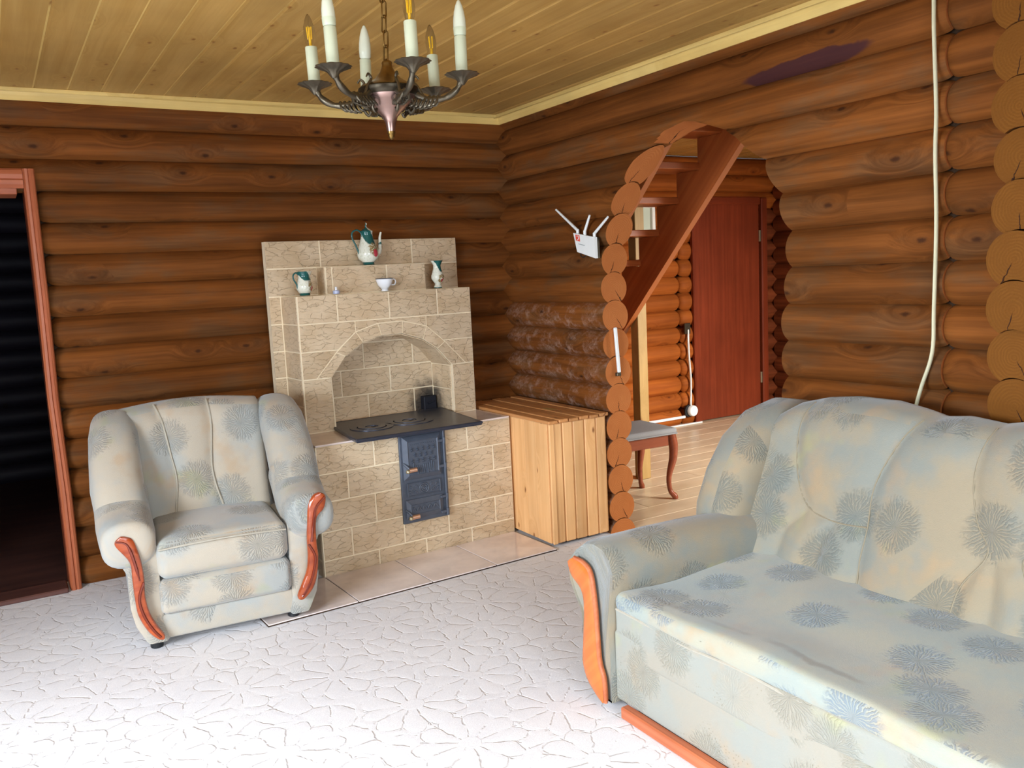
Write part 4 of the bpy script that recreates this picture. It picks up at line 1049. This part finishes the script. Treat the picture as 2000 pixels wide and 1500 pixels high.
TOP = [(-4.62, .84), (-4.50, .93), (-4.40, .975), (-4.20, .995), (-4.08, .99), (-3.92, .966), (-3.82, .976), (-3.72, .970), (-3.62, .99), (-3.585, .995), (-3.55, .99), (-3.45, .968), (-3.334, .978), (-3.25, .968), (-3.16, .987), (-3.07, 1.0), (-2.904, 1.0), (-2.78, .985), (-2.685, .96), (-2.60, .91), (-2.56, .84)]
def sofa_back():
    y0, y1 = -2.575, SY0+SY1+2.575; ny, nt = 150, 46; V = []; F = []; zb = .36
    for side in (0, 1):
        for i in range(nt+1):
            t = i/nt
            for j in range(ny+1):
                y = y0+(y1-y0)*j/ny; zt = lerp_tab(TOP, y); z = zb+(zt-zb)*t
                x = -.60+.22*(z-.43)/.55
                edge = min(1, (zt-z)/.10); rnd = 1-math.sqrt(max(0, 1-(1-edge)**2))
                if side == 0:
                    d = dist_poly((y, z), SE); x = x+.014-.032*(1-math.exp(-d/.045))+rnd*.09
                    ed = min(1, min(y0-y, y-y1)/.07); x += (1-ed)**2*.04
                else: x = x+.21-rnd*.10
                V.append((x, y, z))
    w_ = ny+1; nf = w_*(nt+1)
    for i in range(nt):
        for j in range(ny):
            a = i*w_+j; F.append((a, a+1, a+w_+1, a+w_)); F.append((nf+a, nf+a+w_, nf+a+w_+1, nf+a+1))
    for j in range(ny):
        a = nt*w_+j; F.append((a, a+1, nf+a+1, nf+a)); F.append((j, nf+j, nf+j+1, j+1))
    for i in range(nt):
        for j in (0, ny):
            a = i*w_+j; F.append((a, a+w_, nf+a+w_, nf+a))
    return V, F
bk = obj('backrest', *sw_(sofa_back()), FS, so, smooth=70, uv=1)
for sm in (S1, S2, S3, mr(S1), mr(S2), mr(S3)):
    def seam_x(y, z):
        zt = lerp_tab(TOP, y); e_ = max(0, min(1, (zt-z)/.10)); return -.60+.22*(z-.43)/.55+.0105+.09*(1-math.sqrt(max(0, 1-(1-e_)**2)))
    pts = [(seam_x(p.x, p.y), p.x, p.y) for p in spline([(y, z, 0) for y, z in sm], 8) if p.y < lerp_tab(TOP, p.x)-.006]
    obj('seam_piping', *sw_(tube(pts, .0028, 5)), M['sofa_piping'], bk, smooth=60)
V, F = rbox((.26, 1.95, .70), .03, 6); obj('back_shell', V, F, FS, so, Vector((-.20, (SY0+SY1)/2, .42))-W0, smooth=70, uv=1)
for x in (-1.15, -.15):
    for y in (-2.66, SY0+SY1+2.66): obj('foot', *lathe([(.025, 0), (.028, .004), (.028, .03), (.02, .04)], 14), M['black'], so, Vector((x, y, 0))-W0, smooth=40)

# ------------------------------------------------------------------ chandelier
CC = Vector((-1.868, -2.501, 2.085)); CR = .22
cd = empty('chandelier', (CC.x, CC.y, 2.497)); tag(cd, 'bronze six-arm chandelier with candle bulbs hanging on a chain', 'chandelier')
def cz(z): return z-2.497
obj('canopy', *lathe([(.001, -.045), (.012, -.043), (.02, -.03), (.05, -.012), (.055, 0)], 24), M['brass'], cd, smooth=50)
def link_mesh(r, l, t_):
    pts = []
    for i in range(21):
        a = 2*math.pi*i/20; pts.append((r*math.cos(a), 0, r*math.sin(a)+(l if math.sin(a) > 0 else -l)))
    return tube(pts, t_, 6, cap=False)
lm = make_mesh('chain_link', *link_mesh(.0085, .016, .0022), M['brass'], smooth=60)
z = 2.455; k = 0
while z > 2.155:
    link(bpy.data.objects.new('chain_link', lm), cd, (.0015*(-1)**k, 0, cz(z)), (0, R(4)*(-1)**k, R(90)*(k % 2)+R(20))); z -= .042; k += 1
DZ = CC.z
body = obj('body', *lathe([(.004, .062), (.007, .058), (.0145, .054), (.016, .049), (.015, .045), (.017, .036), (.024, .022), (.038, .006), (.056, -.006), (.074, -.014), (.086, -.022)], 32), M['brass'], cd, (0, 0, DZ-2.497), smooth=50)
obj('body_band', *lathe([(.084, -.021), (.0895, -.025), (.089, -.036), (.082, -.046)], 32), M['bronze_dark'], body, smooth=50)
obj('body_cone', *lathe([(.080, -.042), (.079, -.048), (.066, -.060), (.042, -.083), (.022, -.104), (.015, -.122), (.0125, -.14), (.011, -.148)], 32), M['pewter'], body, smooth=50)
obj('finial', *lathe([(.012, -.146), (.0125, -.151), (.009, -.155), (.0095, -.16), (.006, -.166), (.001, -.169)], 20), M['brass'], body, smooth=50)
arm_pts = [(.075, -.036), (.095, -.052), (.125, -.062), (.165, -.060), (.198, -.042), (.215, -.018), (.22, .0)]
kinds = {0: 'f', 1: 'c', 2: 'f', 3: 'c', 4: 'f', 5: 'c'}    # f = frosted bulb, c = clear with amber filament
am = make_mesh('arm', *tube(spline([(r, 0, z) for r, z in arm_pts], 6), [.0075+.003*abs(math.sin(i*.35)) for i in range(37)], 8), M['bronze'], smooth=50)
def leaf():
    vf = []
    for i in range(6):
        x = .082+.013*i; l = .034-.003*abs(i-2.5)
        for sy in (-1, 1):
            vf.append(tube(spline([(x, 0, -.052), (x-.004, sy*.010, -.060-l*.3), (x-.012, sy*.013, -.056-l*.8), (x-.022, sy*.008, -.052-l)], 4), [.0048-.0002*q for q in range(13)], 5))
    vf.append(tube(spline([(.10, 0, -.05), (.085, 0, -.022), (.072, 0, -.004), (.083, 0, .008), (.092, 0, -.002)], 5), [.006-.00018*q for q in range(21)], 6))
    vf.append(tube(spline([(.066, 0, -.05), (.075, 0, -.08), (.064, 0, -.096), (.056, 0, -.086)], 5), .0045, 6))
    return merge(*vf)
lf_ = make_mesh('acanthus_leaf', *leaf(), M['bronze'], smooth=60)
bob = make_mesh('drip_pan', *lathe([(.006, -.026), (.011, -.02), (.018, -.010), (.028, -.005), (.040, .0), (.050, .004), (.048, .006), (.038, .003), (.015, .003), (.001, .003)], 64, mod=lambda a, i: 1+(.045*math.sin(12*a) if 2 <= i <= 7 else 0)), M['bronze'], smooth=50)
slv = make_mesh('candle_sleeve', *lathe([(.0175, .003), (.0175, .108), (.0165, .110), (.001, .110)], 24), M['candle'], smooth=40)
fb_ = make_mesh('frosted_bulb', *lathe([(.012, .128), (.0172, .134), (.0185, .150), (.0185, .158), (.0178, .175), (.015, .195), (.0105, .213), (.005, .226), (.001, .230)], 24), M['frosted'], smooth=60)
fbc = make_mesh('bulb_base', *lathe([(.0165, .1305), (.0182, .136), (.019, .152), (.0188, .153)], 24), M['candle'], smooth=40)
gb = make_mesh('clear_bulb', *lathe([(.0105, .130), (.0135, .14), (.0165, .155), (.017, .165), (.0155, .185), (.011, .203), (.005, .217), (.001, .221)], 24), M['glass'], smooth=60)
fil = make_mesh('filament', *merge(*[tube([(.005*math.cos(a), .005*math.sin(a), .15), (.006*math.cos(a), .006*math.sin(a), .185)], .0017, 5) for a in (0, 1.57, 3.14, 4.71)], tube([(0, 0, .131), (0, 0, .15)], .004, 6)), M['amber'], smooth=60)
PH = -.61385
for i in range(6):
    a = PH+i*math.pi/3; L = (0, 0, DZ-2.497)
    ao = link(bpy.data.objects.new('arm', am), cd, L, (0, 0, a))
    link(bpy.data.objects.new('acanthus_leaf', lf_), ao)
    link(bpy.data.objects.new('drip_pan', bob), ao, (CR, 0, .0))
    tl = (R(random.uniform(-2, 2)), R(random.uniform(-2, 2)), 0)
    k = {3: 'c', 4: 'f', 2: 'g', 5: 'c', 1: 'c', 0: 'f'}[i]
    lean = (0, R(-5), 0) if i == 2 else tl
    link(bpy.data.objects.new('candle_sleeve', slv), ao, (CR, 0, 0), lean)
    if k in 'fg':
        link(bpy.data.objects.new('frosted_bulb', fb_), ao, (CR, 0, -.019), lean)
        if k == 'f': link(bpy.data.objects.new('bulb_base', fbc), ao, (CR, 0, -.019), lean)
    else:
        link(bpy.data.objects.new('clear_bulb', gb), ao, (CR, 0, -.019), lean); link(bpy.data.objects.new('filament', fil), ao, (CR, 0, -.019), lean)

# ------------------------------------------------------------------ china on the mantel
def china(name, band_lo, band_hi, zmax, swirl, patch):
    g = G(name); p = g.obj(); s = g.n('ShaderNodeSeparateXYZ', i0=p); y = s.node.outputs[1]; z = s.node.outputs[2]
    ang = g.math('ARCTAN2', y, s)
    sp = g.math('SINE', g.math('ADD', g.math('MULTIPLY', g.math('DIVIDE', z, zmax), swirl), g.math('MULTIPLY', ang, 1.)))
    sp = g.math('ADD', sp, g.math('MULTIPLY', g.math('SUBTRACT', g.noise(p, 60, 3), .5), .5))
    hi = g.math('MULTIPLY', g.step(sp, .45, .6), g.math('MAXIMUM', g.step(z, band_hi-.01, band_hi), g.step(z, band_lo*3, band_lo*2.6)))
    lo = g.step(z, band_lo+.003, band_lo)
    grn = g.math('MAXIMUM', hi, lo)
    gr_ = g.noise(p, 90, 3)
    body_ = g.mix(g.step(gr_, .5, .7), srgb(226, 228, 214), srgb(204, 206, 184))
    col = g.mix(grn, body_, srgb(34, 92, 88))
    dd = g.vmath('DIVIDE', g.vmath('SUBTRACT', p, patch[0]), patch[1])
    pd = g.math('ADD', g.vmath('LENGTH', dd, out=1), g.math('MULTIPLY', g.math('SUBTRACT', g.noise(p, 70, 3), .5), .8))
    col = g.mix(g.math('MULTIPLY', g.step(pd, 1.0, .75), g.step(g.noise(p, 130, 2), .35, .5)), col, srgb(150, 128, 84))
    dd2 = g.vmath('DIVIDE', g.vmath('SUBTRACT', p, (patch[0][0]+.008, patch[0][1], patch[0][2]-patch[1][2]*.45)), tuple(c*.55 for c in patch[1]))
    col = g.mix(g.step(g.vmath('LENGTH', dd2, out=1), 1., .8), col, srgb(196, 70, 84))
    return g.done(col, .12, None, .5)
def pt_fp(s, v, z): return fpw(s, v, z)
m1 = china('coffee_pot_china', .014, .12, .2, 4.2, ((.012, -.05, .085), (.035, .05, .045)))
cp = empty('coffee_pot', pt_fp(-.574, .515, 1.592), TH+R(4)); tag(cp, 'tall green and white china coffee pot on the top step', 'coffee pot')
obj('body', *lathe([(.030, 0), (.034, .003), (.031, .010), (.036, .018), (.055, .035), (.062, .055), (.060, .075), (.050, .105), (.040, .135), (.034, .16), (.033, .178), (.035, .185), (.033, .19), (.001, .19)], 36), m1, cp, smooth=50)
ld = obj('lid', *lathe([(.035, .188), (.036, .191), (.026, .198), (.012, .208), (.006, .212), (.001, .213)], 28), m1, cp, smooth=50)
obj('lid_knob', *tube(spline([(0, 0, .21), (-.004, 0, .222), (.002, 0, .232), (-.006, 0, .24)], 5), [.006-.00025*i for i in range(16)], 8), m1, ld, smooth=60)
obj('spout', *tube(spline([(.050, 0, .05), (.075, 0, .075), (.082, 0, .115), (.084, 0, .155), (.093, 0, .185)], 6), [.015-.0004*i for i in range(25)], 10, cap=True), m1, cp, smooth=60)
obj('handle', *tube(spline([(-.030, 0, .160), (-.038, 0, .185), (-.062, 0, .198), (-.09, 0, .185), (-.094, 0, .155), (-.075, 0, .115), (-.062, 0, .08), (-.056, 0, .06)], 6), .0052, 8), M['green_glaze'], cp, smooth=60)
m2 = china('jug_china', .012, .085, .13, 4.2, ((.02, -.03, .05), (.025, .03, .03)))
jg = empty('creamer_jug', pt_fp(-.995, .44, 1.4385), TH+R(10)); tag(jg, 'small green and white china milk jug at the left of the mantel', 'jug')
def spouty(a, i):  # pulled lip towards +x near the top
    return 1+(.42 if i >= 8 else .12 if i == 7 else 0)*max(0, math.cos(a))**6
obj('body', *lathe([(.026, 0), (.029, .003), (.027, .012), (.034, .02), (.044, .04), (.042, .06), (.034, .082), (.029, .10), (.031, .116), (.036, .130), (.033, .128), (.027, .112), (.028, .08), (.001, .05)], 36, mod=spouty), m2, jg, smooth=60)
obj('handle', *tube(spline([(-.030, 0, .112), (-.045, 0, .124), (-.062, 0, .112), (-.062, 0, .09), (-.046, 0, .062), (-.041, 0, .04)], 6), .0042, 8), M['green_glaze'], jg, smooth=60)
bt = empty('small_bottle', pt_fp(-.818, .43, 1.4385)); tag(bt, 'tiny pale lilac cosmetic bottle on the mantel', 'bottle')
obj('body', *lathe([(.017, 0), (.019, .002), (.019, .016), (.016, .019), (.007, .021)], 20), M['lilac'], bt, smooth=40)
obj('cap', *lathe([(.007, .02), (.0075, .036), (.006, .039), (.001, .04)], 14), M['white_ceramic'], bt, smooth=40)
cu = empty('teacup', pt_fp(-.525, .425, 1.4385), TH); tag(cu, 'white china teacup with dark rim on the mantel', 'cup')
b_ = obj('bowl', *lathe([(.020, 0), (.021, .004), (.017, .010), (.024, .018), (.038, .034), (.046, .055), (.050, .070), (.0475, .070), (.036, .036), (.02, .022), (.001, .020)], 32), M['white_ceramic'], cu, smooth=60)
obj('rim', *lathe([(.0468, .0655), (.0506, .0695), (.049, .0725), (.0465, .070), (.0468, .0655)], 32), M['dark_rim'], b_, smooth=60)
obj('handle', *tube(spline([(.047, 0, .060), (.060, 0, .066), (.070, 0, .054), (.063, 0, .036), (.042, 0, .034)], 6), .0042, 8), M['white_ceramic'], cu, smooth=60)
m3 = china('vase_china', .004, .1, .16, 3.2, ((.012, -.03, .055), (.028, .03, .03)))
va = empty('vase', pt_fp(-.165, .45, 1.4385), TH); tag(va, 'slim white vase with green fluted neck at the right of the mantel', 'vase')
obj('body', *lathe([(.024, 0), (.024, .012), (.019, .016), (.017, .026), (.026, .038), (.037, .055), (.038, .07), (.031, .092), (.023, .115), (.022, .135), (.030, .152), (.037, .162), (.034, .162), (.02, .14), (.001, .12)], 36, mod=lambda a, i: 1+(.05*math.cos(4*a) if i >= 11 else 0)), m3, va, smooth=60)
obj('foot', *lathe([(.0245, .0005), (.0248, .012), (.019, .0135)], 4), M['white_ceramic'], va, (0, 0, 0), (0, 0, R(45)), smooth=30)

# ------------------------------------------------------------------ router on the arch wall and the long cable
ro = empty('wifi_router', (-.062, -.985, 1.565), 0); tag(ro, 'white wifi router with three antennas hung beside the arch', 'router')
q_ = [(.10, .147), (-.098, .112), (-.10, -.002), (.068, .040)]      # (y, z) corners relative to the base
V, F = prism([(a, b) for a, b in q_], -.028, -.010, lambda a, b, d: (d, a, b))
rb = obj('case', V, F, M['plastic'], ro)
V, F = prism([(a*.98, b*.97+.001) for a, b in q_], -.010, .006, lambda a, b, d: (d, a, b)); obj('back_case', V, F, M['bronze'], ro)
obj('red_emblem', *prism([(.078, .137), (.040, .130), (.036, .096), (.074, .104)], -.0295, -.0275, lambda a, b, d: (d, a, b)), M['red_print'], rb)
obj('emblem_mark', *tube(spline([(-.0300, .066, .128), (-.0300, .050, .126), (-.0300, .047, .112), (-.0300, .062, .106)], 5), .002, 5), M['plastic'], rb, smooth=60)
obj('brand_line', *prism([(.052, .086), (-.006, .074), (-.006, .070), (.052, .082)], -.0292, -.0278, lambda a, b, d: (d, a, b)), M['grey_print'], rb)
obj('mount_loop', *tube(spline([(-.03, .03, .03), (-.036, .02, .016), (-.036, 0, .008), (-.03, -.02, .016)], 5), .003, 5), M['black'], ro, smooth=60)
for (y0, z0, y1, z1) in ((.078, .146, .285, .292), (.01, .136, -.042, .235), (-.078, .118, -.205, .212)):
    an = obj('antenna', *tube([(-.012, y0, z0+.014), (-.012, y0+(y1-y0)*.5, z0+.014+(z1-z0-.014)*.5), (-.012, y1, z1)], [.0085, .0075, .006], 8), M['plastic'], ro, smooth=50)
    obj('antenna_base', *tube([(-.012, y0, z0-.01), (-.012, y0, z0+.018)], .009, 8), M['plastic'], an, smooth=50)
pts = spline([(-.053, -3.03, 2.49), (-.053, -3.036, 2.366), (-.06, -3.043, 2.25), (-.056, -3.052, 2.0), (-.058, -3.052, 1.847), (-.056, -3.058, 1.6), (-.06, -3.056, 1.31), (-.058, -3.05, 1.15), (-.06, -3.01, 1.02), (-.056, -2.98, .921), (-.056, -2.955, .80)], 6)
wcab = obj('wall_cable', *tube(pts, .0105, 6, flat=.55), M['cable'], smooth=60)
tag(wcab, 'long cream cable running down the log wall behind the sofa', 'cable')
